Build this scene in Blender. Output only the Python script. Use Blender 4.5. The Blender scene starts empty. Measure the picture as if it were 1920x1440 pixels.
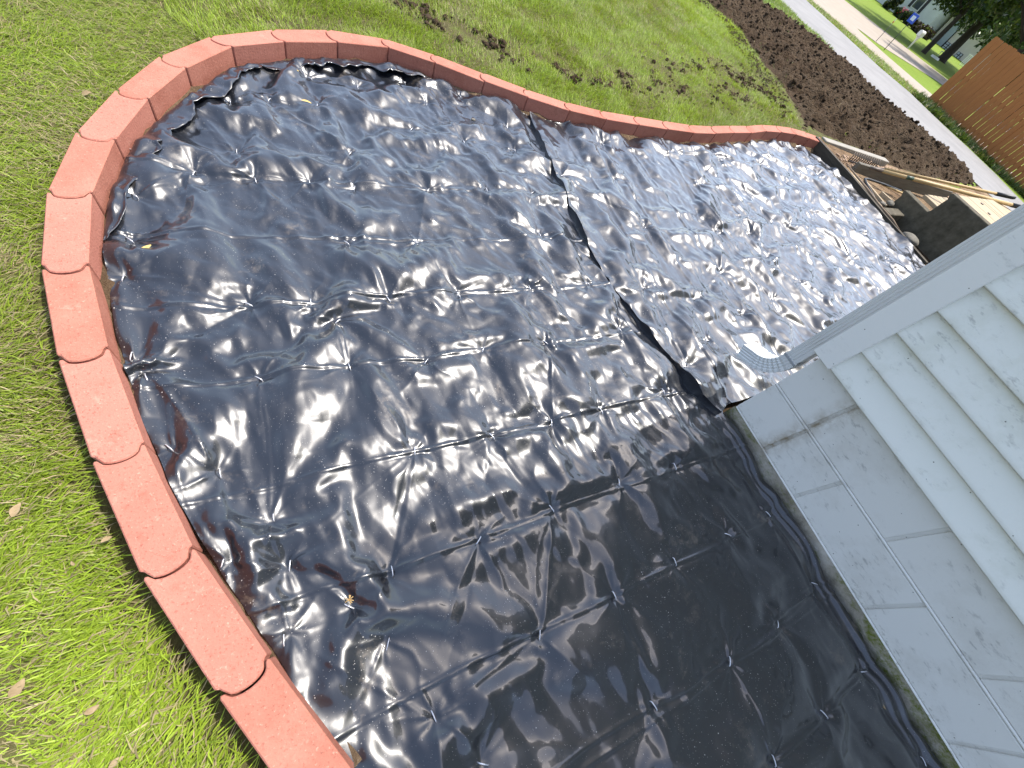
import bpy, bmesh, math, random
import numpy as np
from mathutils import Vector, Matrix

random.seed(7)
RNG = np.random.default_rng(11)
scene = bpy.context.scene
C = scene.collection

# ------------------------------------------------------------------ camera
cam_data = bpy.data.cameras.new('camera')
cam_data.sensor_width = 36.0
cam_data.sensor_fit = 'HORIZONTAL'
cam_data.lens = 14.3128
cam_data.clip_start = 0.02
cam_data.clip_end = 600
cam = bpy.data.objects.new('camera', cam_data)
C.objects.link(cam)
R = Matrix(((0.88151395, 0.14927239, -0.44794074),
            (-0.3391226, 0.86027423, -0.380689),
            (0.32852553, 0.48748949, 0.80896537)))
cam.matrix_world = Matrix.Translation((0, 0, 1.17)) @ R.to_4x4()
scene.camera = cam

# ------------------------------------------------------------------ sky, sun, exposure
SUN_EL = math.radians(64)
SUN_AZ = math.atan2(1.0, 0.12)          # clockwise from +Y
world = bpy.data.worlds.new('World')
scene.world = world
world.use_nodes = True
wn = world.node_tree
wn.nodes.clear()
sky = wn.nodes.new('ShaderNodeTexSky')
sky.sky_type = 'NISHITA'
sky.sun_disc = False
sky.sun_elevation = SUN_EL
sky.sun_rotation = SUN_AZ
sky.air_density = 1.0
sky.dust_density = 2.0
sky.ozone_density = 1.0
bg = wn.nodes.new('ShaderNodeBackground')
bg.inputs['Strength'].default_value = 0.15
wo = wn.nodes.new('ShaderNodeOutputWorld')
hs = wn.nodes.new('ShaderNodeHueSaturation')      # thin high haze: a paler sky all over
hs.inputs['Saturation'].default_value = 0.82
wn.links.new(sky.outputs[0], hs.inputs['Color'])
wn.links.new(hs.outputs[0], bg.inputs[0])
wn.links.new(bg.outputs[0], wo.inputs[0])
sun_data = bpy.data.lights.new('sun', 'SUN')
sun_data.energy = 2.4
sun_data.angle = math.radians(0.53)
sun_data.color = (1.0, 0.95, 0.87)
sun = bpy.data.objects.new('sun', sun_data)
C.objects.link(sun)
sdir = Vector((math.sin(SUN_AZ) * math.cos(SUN_EL), math.cos(SUN_AZ) * math.cos(SUN_EL), math.sin(SUN_EL)))
sun.rotation_euler = sdir.to_track_quat('Z', 'Y').to_euler()
sun.location = (4, 2, 9)
vs = scene.view_settings
vs.view_transform = 'Standard'
vs.look = 'None'
vs.exposure = 1.45
vs.gamma = 1.0
vs.use_curve_mapping = False
scene.cycles.max_bounces = 6
scene.cycles.caustics_reflective = False
scene.cycles.caustics_refractive = False
scene.cycles.use_denoising = True

# ------------------------------------------------------------------ helpers
def mat(name, col=(0.5, 0.5, 0.5), rough=0.7, spec=0.5, metal=0.0):
    m = bpy.data.materials.new(name)
    m.use_nodes = True
    b = m.node_tree.nodes['Principled BSDF']
    b.inputs['Base Color'].default_value = (*col, 1)
    b.inputs['Roughness'].default_value = rough
    b.inputs['Specular IOR Level'].default_value = spec
    b.inputs['Metallic'].default_value = metal
    return m

class NT:
    """small wrapper for building node trees"""
    def __init__(self, m):
        self.t = m.node_tree
        self.b = self.t.nodes['Principled BSDF']
        self.co = None
    def n(self, typ, **kw):
        nd = self.t.nodes.new(typ)
        for k, v in kw.items():
            setattr(nd, k, v)
        return nd
    def l(self, a, b):
        self.t.links.new(a, b)
    def coord(self, kind='Object', scale=(1, 1, 1)):
        tc = self.n('ShaderNodeTexCoord')
        mp = self.n('ShaderNodeMapping')
        mp.inputs['Scale'].default_value = scale
        self.l(tc.outputs[kind], mp.inputs[0])
        return mp.outputs[0]
    def pos(self, scale=(1, 1, 1)):
        g = self.n('ShaderNodeNewGeometry')
        mp = self.n('ShaderNodeMapping')
        mp.inputs['Scale'].default_value = scale
        self.l(g.outputs['Position'], mp.inputs[0])
        return mp.outputs[0]
    def noise(self, vec, scale, detail=4, rough=0.55, dist=0.0):
        nd = self.n('ShaderNodeTexNoise')
        nd.inputs['Scale'].default_value = scale
        nd.inputs['Detail'].default_value = detail
        nd.inputs['Roughness'].default_value = rough
        nd.inputs['Distortion'].default_value = dist
        self.l(vec, nd.inputs['Vector'])
        return nd.outputs['Fac']
    def voro(self, vec, scale, feature='F1', out='Distance', rand=1.0):
        nd = self.n('ShaderNodeTexVoronoi', feature=feature)
        nd.inputs['Scale'].default_value = scale
        nd.inputs['Randomness'].default_value = rand
        self.l(vec, nd.inputs['Vector'])
        return nd.outputs[out]
    def ramp(self, fac, stops):
        nd = self.n('ShaderNodeValToRGB')
        el = nd.color_ramp.elements
        while len(el) > 1:
            el.remove(el[-1])
        for i, (p, c) in enumerate(stops):
            e = el[0] if i == 0 else el.new(p)
            e.position = p
            if not hasattr(c, '__len__'):
                c = (c, c, c)
            e.color = (*c, 1)
        self.l(fac, nd.inputs[0])
        return nd.outputs[0]
    def mix(self, fac, a, b, blend='MIX'):
        nd = self.n('ShaderNodeMix', data_type='RGBA', blend_type=blend)
        for s, v in ((0, fac), (6, a), (7, b)):
            if hasattr(v, 'links') or isinstance(v, bpy.types.NodeSocket):
                self.l(v, nd.inputs[s])
            elif s == 0:
                nd.inputs[0].default_value = v
            else:
                nd.inputs[s].default_value = (*v, 1)
        return nd.outputs[2]
    def math(self, op, a, b=0.0, clamp=False):
        nd = self.n('ShaderNodeMath', operation=op, use_clamp=clamp)
        for i, v in enumerate((a, b)):
            if isinstance(v, bpy.types.NodeSocket):
                self.l(v, nd.inputs[i])
            else:
                nd.inputs[i].default_value = v
        return nd.outputs[0]
    def bump(self, h, strength=0.3, dist=0.01, normal=None):
        nd = self.n('ShaderNodeBump')
        nd.inputs['Strength'].default_value = strength
        nd.inputs['Distance'].default_value = dist
        self.l(h, nd.inputs['Height'])
        if normal is not None:
            self.l(normal, nd.inputs['Normal'])
        return nd.outputs[0]
    def set(self, **kw):
        names = dict(col='Base Color', rough='Roughness', nrm='Normal', spec='Specular IOR Level')
        for k, v in kw.items():
            s = self.b.inputs[names[k]]
            if isinstance(v, bpy.types.NodeSocket):
                self.l(v, s)
            elif k == 'col':
                s.default_value = (*v, 1)
            else:
                s.default_value = v

def prop(o, label=None, cat=None, group=None, kind=None):
    if label: o['label'] = label
    if cat: o['category'] = cat
    if group: o['group'] = group
    if kind: o['kind'] = kind
    return o

def link(name, me, m=None, parent=None, loc=None):
    if m is not None and len(me.materials) == 0:
        me.materials.append(m)
    o = bpy.data.objects.new(name, me)
    C.objects.link(o)
    if parent is not None:
        o.parent = parent
    if loc is not None:
        o.location = loc
    return o

def empty(name, loc=(0, 0, 0), rotz=0.0):
    o = bpy.data.objects.new(name, None)
    o.empty_display_size = 0.1
    o.location = loc
    o.rotation_euler = (0, 0, rotz)
    C.objects.link(o)
    return o

def bm_mesh(name, bm, smooth=False):
    me = bpy.data.meshes.new(name)
    bm.normal_update()
    bm.to_mesh(me)
    bm.free()
    if smooth:
        me.polygons.foreach_set('use_smooth', np.ones(len(me.polygons), bool))
    return me

def np_mesh(name, V, F, smooth=False):
    """V (n,3), F (m,k) with constant k"""
    V = np.asarray(V, np.float32); F = np.asarray(F, np.int32)
    me = bpy.data.meshes.new(name)
    me.vertices.add(len(V))
    me.vertices.foreach_set('co', V.ravel())
    k = F.shape[1]
    me.loops.add(F.size)
    me.loops.foreach_set('vertex_index', F.ravel())
    me.polygons.add(len(F))
    me.polygons.foreach_set('loop_start', np.arange(0, F.size, k, dtype=np.int32))
    if smooth:
        me.polygons.foreach_set('use_smooth', np.ones(len(F), bool))
    me.update(calc_edges=True)
    return me

def add_box(bm, lo, hi, bevel=0.0, M=None, seg=1):
    r = bmesh.ops.create_cube(bm, size=1.0)
    vsx = r['verts']
    lo = Vector(lo); hi = Vector(hi)
    for v in vsx:
        v.co = Vector([(lo[i] + hi[i]) / 2 + v.co[i] * (hi[i] - lo[i]) for i in range(3)])
    if M is not None:
        bmesh.ops.transform(bm, matrix=M, verts=vsx)
    if bevel > 0:
        es = list({e for v in vsx for e in v.link_edges})
        bmesh.ops.bevel(bm, geom=es, offset=bevel, segments=seg, affect='EDGES', profile=0.5)

def box_me(name, lo, hi, bevel=0.0, M=None, seg=1):
    bm = bmesh.new()
    add_box(bm, lo, hi, bevel, M, seg)
    return bm_mesh(name, bm)

def add_tube(bm, pts, rad, n=8, caps=True):
    pts = [Vector(p) for p in pts]
    if not hasattr(rad, '__len__'):
        rad = [rad] * len(pts)
    rings = []
    up = None
    for i, p in enumerate(pts):
        if i == 0: d = pts[1] - p
        elif i == len(pts) - 1: d = p - pts[i - 1]
        else: d = (pts[i + 1] - p).normalized() + (p - pts[i - 1]).normalized()
        d.normalize()
        if up is None:
            up = Vector((0, 0, 1)) if abs(d.z) < 0.9 else Vector((1, 0, 0))
        a = d.cross(up)
        if a.length < 1e-4: a = d.cross(Vector((0.3, 1, 0.2)))
        a.normalize()
        b = d.cross(a)
        up = -b if b.dot(up) < 0 else b
        rings.append([bm.verts.new(p + (a * math.cos(t) + b * math.sin(t)) * rad[i]) for t in [2 * math.pi * k / n for k in range(n)]])
    for r0, r1 in zip(rings, rings[1:]):
        for k in range(n):
            try: bm.faces.new((r0[k], r0[(k + 1) % n], r1[(k + 1) % n], r1[k]))
            except ValueError: pass
    if caps:
        bm.faces.new(rings[0][::-1]); bm.faces.new(rings[-1])
    bmesh.ops.recalc_face_normals(bm, faces=bm.faces[:])

def tube_me(name, pts, rad, n=8, smooth=True):
    bm = bmesh.new()
    add_tube(bm, pts, rad, n)
    return bm_mesh(name, bm, smooth)

def add_prism(bm, poly, z0, z1):
    """vertical prism over an xy polygon (counter-clockwise)"""
    a = [bm.verts.new((x, y, z0)) for x, y in poly]
    b = [bm.verts.new((x, y, z1)) for x, y in poly]
    bm.faces.new(a[::-1]); bm.faces.new(b)
    n = len(poly)
    for i in range(n):
        bm.faces.new((a[i], a[(i + 1) % n], b[(i + 1) % n], b[i]))

def vnoise(x, y, seed=0, oct=3, gain=0.5):
    """smooth value noise on arrays"""
    out = np.zeros(np.broadcast(x, y).shape); amp = 1.0; tot = 0
    for o in range(oct):
        r = np.random.default_rng(seed * 97 + o)
        G = r.random((256, 256)) * 2 - 1
        xi = np.floor(x).astype(int); yi = np.floor(y).astype(int)
        fx = x - xi; fy = y - yi
        fx = fx * fx * fx * (fx * (fx * 6 - 15) + 10); fy = fy * fy * fy * (fy * (fy * 6 - 15) + 10)
        g = lambda a, b: G[(xi + a) % 256, (yi + b) % 256]
        v = (g(0, 0) * (1 - fx) + g(1, 0) * fx) * (1 - fy) + (g(0, 1) * (1 - fx) + g(1, 1) * fx) * fy
        out += amp * v; tot += amp; amp *= gain; x = x * 2.03 + 17.3; y = y * 2.03 + 5.1
    return out / tot

def seg_dist(px, py, poly):
    """distance from points to an open polyline and the index/param of the nearest point"""
    best = np.full(px.shape, 1e9); bx = np.zeros(px.shape); by = np.zeros(px.shape)
    for (ax, ay), (cx, cy) in zip(poly, poly[1:]):
        dx, dy = cx - ax, cy - ay
        t = np.clip(((px - ax) * dx + (py - ay) * dy) / (dx * dx + dy * dy + 1e-12), 0, 1)
        qx = ax + t * dx; qy = ay + t * dy
        d = np.hypot(px - qx, py - qy)
        m = d < best
        best = np.where(m, d, best); bx = np.where(m, qx, bx); by = np.where(m, qy, by)
    return best, bx, by

def inside(px, py, poly):
    c = np.zeros(px.shape, bool)
    n = len(poly)
    for i in range(n):
        x0, y0 = poly[i]; x1, y1 = poly[(i + 1) % n]
        cond = ((y0 > py) != (y1 > py))
        xc = (x1 - x0) * (py - y0) / (y1 - y0 + 1e-15) + x0
        c ^= cond & (px < xc)
    return c

def smooth_line(poly, n):
    """Catmull-Rom resampling of an open polyline"""
    P = [Vector((*p, 0)) for p in poly]
    P = [P[0] * 2 - P[1]] + P + [P[-1] * 2 - P[-2]]
    out = []
    for i in range(1, len(P) - 2):
        for k in range(n):
            t = k / n
            a, b, c, d = P[i - 1], P[i], P[i + 1], P[i + 2]
            q = 0.5 * ((2 * b) + (c - a) * t + (2 * a - 5 * b + 4 * c - d) * t * t + (3 * b - a - 3 * c + d) * t ** 3)
            out.append((q.x, q.y))
    out.append((P[-2].x, P[-2].y))
    return out

def terrain(x, y):
    x = np.asarray(x, float); y = np.asarray(y, float)
    s = np.clip((x - 9) / 9, 0, 1); s = s * s * (3 - 2 * s)
    return np.interp(x, [-99, 5, 18.3, 48, 500], [0, 0, -.585, -1.654, -1.654]) - .05 * s * np.clip(8 - y, 0, 5)

# ------------------------------------------------------------------ layout data (metres; z = 0 is the plastic by the wall)
BR_OUT = [(-.11,-.282),(-.233,-.027),(-.346,.228),(-.431,.498),(-.502,.773),(-.551,1.058),(-.559,1.341),(-.513,1.618),(-.427,1.874),(-.305,2.127),(-.136,2.341),
          (.110,2.508),(.362,2.623),(.651,2.663),(.918,2.610),(1.188,2.518),(1.441,2.434),(1.704,2.370),(1.973,2.355),(2.272,2.363),(2.550,2.373),
          (2.839,2.393),(3.134,2.444),(3.399,2.502),(3.679,2.563),(3.984,2.645),(4.240,2.69),(4.50,2.71),(4.75,2.70),(4.975,2.655)]
BR_IN = [(-.025,-.248),(-.147,.005),(-.261,.259),(-.343,.519),(-.413,.793),(-.461,1.068),(-.465,1.345),(-.420,1.599),(-.338,1.849),(-.224,2.076),(-.060,2.294),
         (.150,2.420),(.393,2.522),(.655,2.580),(.895,2.525),(1.161,2.428),(1.415,2.348),(1.687,2.282),(1.970,2.265),(2.255,2.268),(2.535,2.276),
         (2.822,2.296),(3.115,2.347),(3.383,2.405),(3.673,2.468),(3.963,2.550),(4.231,2.592),(4.48,2.605),(4.71,2.595),(4.93,2.555)]
PIN_NEAR = [(-0.405,1.242),(-0.395,1.432),(-0.236,1.575),(-0.098,1.725),(-0.050,1.568),(0.135,1.574),(0.324,1.778),(0.300,1.553),(0.238,2.096),(0.048,2.077),(-0.098,2.030),(0.234,2.305),(0.454,2.312),(-0.318,1.822),(-0.229,1.945),(0.110,2.356),(-0.398,1.640),(0.712,2.436),(0.792,2.260),(1.018,2.387),(0.649,2.007),(0.615,1.567),(0.910,1.595),(0.482,1.245),(1.083,1.296),(1.194,1.944),(1.230,2.154),(0.912,1.970),(1.166,1.592),(-0.119,0.979),(0.057,0.974),(-0.362,0.742),(-0.115,0.701),(-0.317,0.530),(-0.220,0.443),(-0.391,0.808),(-0.415,1.087),(0.308,0.968),(0.574,0.965),(0.899,0.985),(1.212,0.993),(0.131,0.708),(0.375,0.692),(0.593,0.711),(0.857,0.704),(1.253,0.725),(0.960,0.381),(0.740,0.379),(0.510,0.380),(0.258,0.388),(1.306,0.406),(1.169,0.108),(0.900,0.118),(0.615,0.108),(0.364,0.090),(0.124,0.089),(0.448,-0.185),(0.707,-0.182),(0.970,-0.172),(0.014,0.045),(0.080,-0.063),(0.144,-0.236),(0.694,-0.455),(0.225,-0.363),(-0.225,0.221),(-0.097,0.177),(-0.125,0.027),(-0.118,0.304),(1.240,-0.170),(1.494,-0.168),(1.245,-0.463),(0.994,-0.470),(1.236,-0.712),(1.525,-0.434),(1.509,-0.710),(0.981,-0.709),(1.540,-0.976),(0.215,1.242),(0.126,0.886)]
PIN_FAR = [(1.415,1.746),(1.799,1.765),(1.806,1.365),(1.820,0.856),(2.747,1.350),(2.569,1.802),(2.854,1.501),(3.759,1.953),(4.458,2.138),(3.767,1.624),(3.699,1.114),(2.169,1.021),(2.384,1.364),(3.597,2.159),(2.547,2.145),(1.492,0.491),(1.911,2.119),(3.291,1.450),(2.733,1.141),(2.849,0.912),(2.098,0.727),(2.466,0.810),(4.276,1.362),(3.041,2.131),(4.331,1.751),(1.536,0.945),(4.220,1.067),(1.726,0.603)]
SEAM = [(1.43,2.30),(1.412,2.054),(1.373,1.747),(1.339,1.454),(1.324,1.192),(1.334,.997),(1.379,.793),(1.401,.671),(1.441,.494),(1.47,.342),(1.536,.252)]
EDGE_NEAR = [(0.10,-.60),(-.049,-.223),(-.141,.001),(-.226,.198),(-.295,.378),(-.369,.619),(-.42,.868),(-.446,1.055),(-.457,1.22),(-.450,1.355),(-.407,1.602),(-.322,1.82),(-.20,2.03),(-.05,2.24),(.15,2.375),(.39,2.48),(.65,2.53),(.89,2.48),(1.15,2.39),(1.43,2.305)]
# ------------------------------------------------------------------ black plastic: a sheet pinned by staples, relaxed as inextensible film
def relax(P, W, R, zb, iters, grav, bend=0.25):
    """P (nx,ny,3) positions, W (nx,ny) 0 where pinned, R rest length per node spacing; in place Gauss-Seidel on slices"""
    def con(a, b, rest, k, wa, wb):
        d = b - a
        L = np.sqrt((d * d).sum(-1)) + 1e-9
        w = wa + wb
        s = k * (L - rest) / L / np.maximum(w, 1e-6)
        c = d * s[..., None]
        a += c * wa[..., None]
        b -= c * wb[..., None]
    for it in range(iters):
        P[..., 2] -= grav * W
        for ax in (0, 1):
            for off in (0, 1):
                n = P.shape[ax]
                m = (n - off) // 2
                A = [slice(None)] * 2; B = [slice(None)] * 2
                A[ax] = slice(off, off + 2 * m, 2); B[ax] = slice(off + 1, off + 2 * m, 2)
                A = tuple(A); B = tuple(B)
                con(P[A], P[B], (R[A] + R[B]) * 0.5, 1.0, W[A], W[B])
        for sx in (0, 1):
            for off in (0, 1):
                n = P.shape[0]; m = (n - off) // 2
                ia = slice(off, off + 2 * m, 2); ib = slice(off + 1, off + 2 * m, 2)
                if sx == 0: ja, jb = slice(0, -1), slice(1, None)
                else: ja, jb = slice(1, None), slice(0, -1)
                con(P[ia, ja], P[ib, jb], (R[ia, ja] + R[ib, jb]) * 0.70711, 0.6, W[ia, ja], W[ib, jb])
        if bend > 0:
            for ax in (0, 1):
                n = P.shape[ax]
                for off in range(4):
                    m = (n - 2 - off + 3) // 4
                    if m <= 0: continue
                    A = [slice(None)] * 2; B = [slice(None)] * 2
                    A[ax] = slice(off, off + 4 * (m - 1) + 1, 4); B[ax] = slice(off + 2, off + 2 + 4 * (m - 1) + 1, 4)
                    A = tuple(A); B = tuple(B)
                    con(P[A], P[B], (R[A] + R[B]), bend, W[A], W[B])
        P[..., 2] = np.maximum(P[..., 2], zb)

def up2(A):
    """double the resolution along both grid axes (cubic)"""
    for ax in (0, 1):
        A = np.moveaxis(A, ax, 0)
        pad = np.concatenate([2 * A[:1] - A[1:2], A, 2 * A[-1:] - A[-2:-1]])
        mid = (-pad[:-3] + 9 * pad[1:-2] + 9 * pad[2:-1] - pad[3:]) / 16
        out = np.empty((2 * A.shape[0] - 1,) + A.shape[1:])
        out[0::2] = A; out[1::2] = mid
        A = np.moveaxis(out, 0, ax)
    return A

def film(x0, x1, y0, y1, d, levels, pins, zbase, excess, seed, gather=0.22, gr=0.075, grav=0.00001, amp=0.02, bend=0.08, calm=False):
    """levels: list of iteration counts, coarse to fine; returns P at the finest level (spacing d)"""
    rg = np.random.default_rng(seed)
    nl = len(levels)
    dc = d * 2 ** (nl - 1)
    nx = int(math.ceil((x1 - x0) / dc)) + 1; ny = int(math.ceil((y1 - y0) / dc)) + 1
    P = None
    for li, iters in enumerate(levels):
        h = dc / 2 ** li
        gx = x0 + h * np.arange((nx - 1) * 2 ** li + 1); gy = y0 + h * np.arange((ny - 1) * 2 ** li + 1)
        X, Y = np.meshgrid(gx, gy, indexing='ij')
        zb = zbase(X, Y)
        warp = np.zeros(X.shape + (2,))
        for px, py in pins:
            ex, ey = X - px, Y - py
            r2 = ex * ex + ey * ey
            g = gather * np.exp(-r2 / gr ** 2)
            warp[..., 0] -= ex * g; warp[..., 1] -= ey * g
        if P is None:
            P = np.stack([X + warp[..., 0], Y + warp[..., 1], zb], -1)
            P[..., 2] += amp * np.abs(vnoise(X / 0.16, Y / 0.16, seed, 3, 0.6)) + 0.003
        else:
            P = up2(P)
            P[..., 2] += 0.0012 * vnoise(X / (2.6 * h), Y / (2.6 * h), seed + li, 1)
        W = np.ones(X.shape)
        for px, py in pins:
            r2 = (X - px) ** 2 + (Y - py) ** 2
            i, j = np.unravel_index(np.argmin(r2), r2.shape)
            m = r2 <= max(0.011 ** 2, 0)
            m[i, j] = True
            W[m] = 0
            P[m, 0] = X[m] + warp[m][:, 0]; P[m, 1] = Y[m] + warp[m][:, 1]
            P[m, 2] = zb[m]
        for sl in ((0, slice(None)), (-1, slice(None)), (slice(None), 0), (slice(None), -1)):
            W[sl] = 0
        e = excess[li]
        if calm: e = e * (1 - .55 * np.clip((.15 - Y) / .3, 0, 1) * np.clip((X - .1) / .3, 0, 1))
        R = h * (1 + e * (0.6 + 0.8 * (vnoise(X / 0.5, Y / 0.5, seed + 40, 2) * 0.5 + 0.5)))
        relax(P, W, R, zb, iters, grav * h / 0.0125, bend)
    return P, X, Y

def bspline_up(A, n):
    """cubic B-spline evaluation, n samples per cell (smooths slightly)"""
    for ax in (0, 1):
        A = np.moveaxis(A, ax, 0)
        pad = np.concatenate([2 * A[:1] - A[1:2], A, 2 * A[-1:] - A[-2:-1]])
        m = A.shape[0]
        out = np.empty(((m - 1) * n + 1,) + A.shape[1:])
        for k in range(n):
            t = k / n
            w = ((1 - t) ** 3 / 6, (3 * t ** 3 - 6 * t ** 2 + 4) / 6, (-3 * t ** 3 + 3 * t ** 2 + 3 * t + 1) / 6, t ** 3 / 6)
            seg = pad[:m - 1] * w[0] + pad[1:m] * w[1] + pad[2:m + 1] * w[2] + (pad[3:m + 2] if m > 1 else 0) * w[3]
            out[k::n][:m - 1] = seg
        out[-1] = A[-1]
        A = np.moveaxis(out, 0, ax)
    return A

def grid_faces(nx, ny, keep):
    """quads of an nx*ny grid whose mask keep[nx-1,ny-1] is set, with unused vertices dropped"""
    i, j = np.nonzero(keep)
    a = i * ny + j
    F = np.stack([a, a + ny, a + ny + 1, a + 1], -1)
    used = np.zeros(nx * ny, bool); used[F.ravel()] = True
    idx = np.cumsum(used) - 1
    return used, idx[F]
def m_plastic():
    m = mat('black_plastic', (0.02, 0.022, 0.027), 0.16, 0.62)
    t = NT(m)
    p = t.pos()
    fine = t.noise(p, 160, 3, 0.6)
    grain = t.noise(p, 38, 5, 0.65, 0.6)
    big = t.noise(p, 3.3, 4, 0.6)
    # pale grit: small dots of two sizes
    d1 = t.voro(p, 150); d2 = t.voro(p, 62)
    dots = t.math('MAXIMUM', t.math('LESS_THAN', d1, t.math('MULTIPLY', t.noise(p, 40, 2, .6), 0.20)), t.math('LESS_THAN', d2, t.math('MULTIPLY', t.noise(p, 21, 2, .6), 0.15)))
    where = t.ramp(big, [(0.45, 0), (0.68, 1)])
    dots = t.math('MULTIPLY', dots, t.math('ADD', t.math('MULTIPLY', where, .7), 0.24))
    # dried mud smears
    sm = t.ramp(t.noise(p, 6.0, 6, 0.7, 0.3), [(0.57, 0), (0.70, 1)])
    sm = t.math('MULTIPLY', sm, t.ramp(grain, [(0.42, 0), (0.62, 1)]))
    base = t.mix(t.math('MULTIPLY', sm, 0.42), (0.0075, 0.0088, 0.0125), (0.24, 0.19, 0.14))
    base = t.mix(dots, base, (0.42, 0.40, 0.37))
    ro = t.math('ADD', t.math('MULTIPLY', fine, 0.06), 0.30)
    ro = t.math('ADD', ro, t.math('MULTIPLY', sm, 0.22))
    ro = t.math('ADD', ro, t.math('MULTIPLY', dots, 0.4), clamp=True)
    h = t.math('ADD', t.math('MULTIPLY', grain, 0.5), t.noise(t.pos((1, 0.25, 1)), 60, 2, 0.5))
    t.set(col=base, rough=ro, nrm=t.bump(h, 0.12, 0.001))
    t.b.inputs['Coat Weight'].default_value = 1.0
    t.b.inputs['Coat Roughness'].default_value = 0.07
    t.b.inputs['Coat IOR'].default_value = 1.43
    return m
M_PLASTIC = m_plastic()

def zb_near(X, Y):
    d, _, _ = seg_dist(X, Y, EDGE_NEAR)
    rim = np.exp(-(d / 0.045) ** 2) * (0.018 + 0.010 * vnoise(X / .15, Y / .15, 5, 2))
    rim = rim * (Y > -0.25)
    return 0.010 * vnoise(X / .5 + 3, Y / .5, 3, 2) - 0.006 + rim - 0.018 * np.clip((X - 1.25) / .3, 0, 1)

def zb_far(X, Y):
    return 0.012 * vnoise(X / .5 + 3, Y / .5, 3, 2) - 0.004

def crease(P, X, Y, lines, h, w, seed):
    """sharp packing folds: narrow raised or sunk ridges along nearly straight lines"""
    for k, (ax, c, amp) in enumerate(lines):
        U, V = (Y, X) if ax == 'y' else (X, Y)
        wob = 0.012 * vnoise(V / .45 + k * 7.7, V * 0 + k, seed, 2)
        d = U - (c + wob)
        a = amp * (0.62 + 0.7 * np.clip(vnoise(V / .17 + 3.1 * k, V * 0 + 2.7 * k, seed + 9, 2) + .35, 0, 1))
        P[..., 2] += h * a * np.exp(-np.abs(d) / w)
        P[..., 2] -= 0.35 * h * a * np.exp(-np.abs(d + 2.2 * w) / (1.2 * w))

def cut_mesh(name, P, poly, extra=None):
    """keep the part of the grid inside poly and pull its rim vertices onto the outline"""
    nx, ny = P.shape[:2]
    ins = inside(P[..., 0], P[..., 1], poly)
    keep = (ins[:-1, :-1].astype(int) + ins[1:, :-1] + ins[1:, 1:] + ins[:-1, 1:]) >= 2
    out = ~ins
    cl = list(poly) + [poly[0]]
    Pn = P.reshape(-1, 3).copy()
    cnt = np.zeros(nx * ny, int)
    i, j = np.nonzero(keep); a = i * ny + j
    for q in (a, a + ny, a + ny + 1, a + 1): np.add.at(cnt, q, 1)
    rim = (cnt > 0) & (cnt < 4)
    _, bx, by = seg_dist(Pn[rim, 0], Pn[rim, 1], cl)
    Pn[rim, 0] = bx; Pn[rim, 1] = by
    used, F = grid_faces(nx, ny, keep)
    return np_mesh(name, Pn[used], F, smooth=True)

def crumple(P, X, Y, seed, n, th0, thd, lam, slope):
    """faceted creasing: folded-sheet waves of random direction, each only in patches"""
    rg = np.random.default_rng(seed)
    for k in range(n):
        th = rg.normal(th0, thd); l = rg.uniform(*lam); s = rg.uniform(*slope)
        u = X * math.cos(th) + Y * math.sin(th) + .05 * vnoise(X / .3, Y / .3, seed + k, 2) + .006 * vnoise(X / .05, Y / .05, seed + 3 * k, 1)
        tri = np.abs((u / l + rg.random()) % 1 - .5) * 2 * l / 2
        m = np.clip((vnoise(X / .24 + 5 * k, Y / .24, seed + 50 + k, 2) + .02) / .30, 0, 1); m = m * m * (3 - 2 * m)
        P[..., 2] += s * (tri - l / 4) * m

def pucker(P, X, Y, pins, seed, amp=.006, R=.055):
    """sharp folds fanning out from every staple"""
    rg = np.random.default_rng(seed)
    for px, py in pins:
        w = np.nonzero((np.abs(X[:, 0] - px) < .24))[0]; v = np.nonzero((np.abs(Y[0] - py) < .24))[0]
        if len(w) < 2 or len(v) < 2: continue
        sl = (slice(w[0], w[-1] + 1), slice(v[0], v[-1] + 1))
        ex = X[sl] - px; ey = Y[sl] - py; r = np.hypot(ex, ey) + 1e-6
        h = np.zeros(r.shape)
        n = rg.integers(5, 10); a0 = rg.random() * 6.28
        for k in range(n):
            f = a0 + 6.283 * (k + rg.uniform(-.3, .3)) / n
            al = ex * math.cos(f) + ey * math.sin(f); pe = np.abs(-ex * math.sin(f) + ey * math.cos(f) + .12 * al * vnoise(r / .05, r * 0 + k, seed + k, 1))
            RR = R * rg.uniform(.5, 1.9); A = amp * rg.uniform(.3, 1.3)
            wd = .0022 + .10 * r
            h = np.maximum(h, A * np.clip(r / .03, 0, 1) * np.exp(-r / RR) * np.exp(-pe / wd) * (al > 0))
        P[sl + (2,)] += h - .004 * np.exp(-(r / .022) ** 2)

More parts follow.
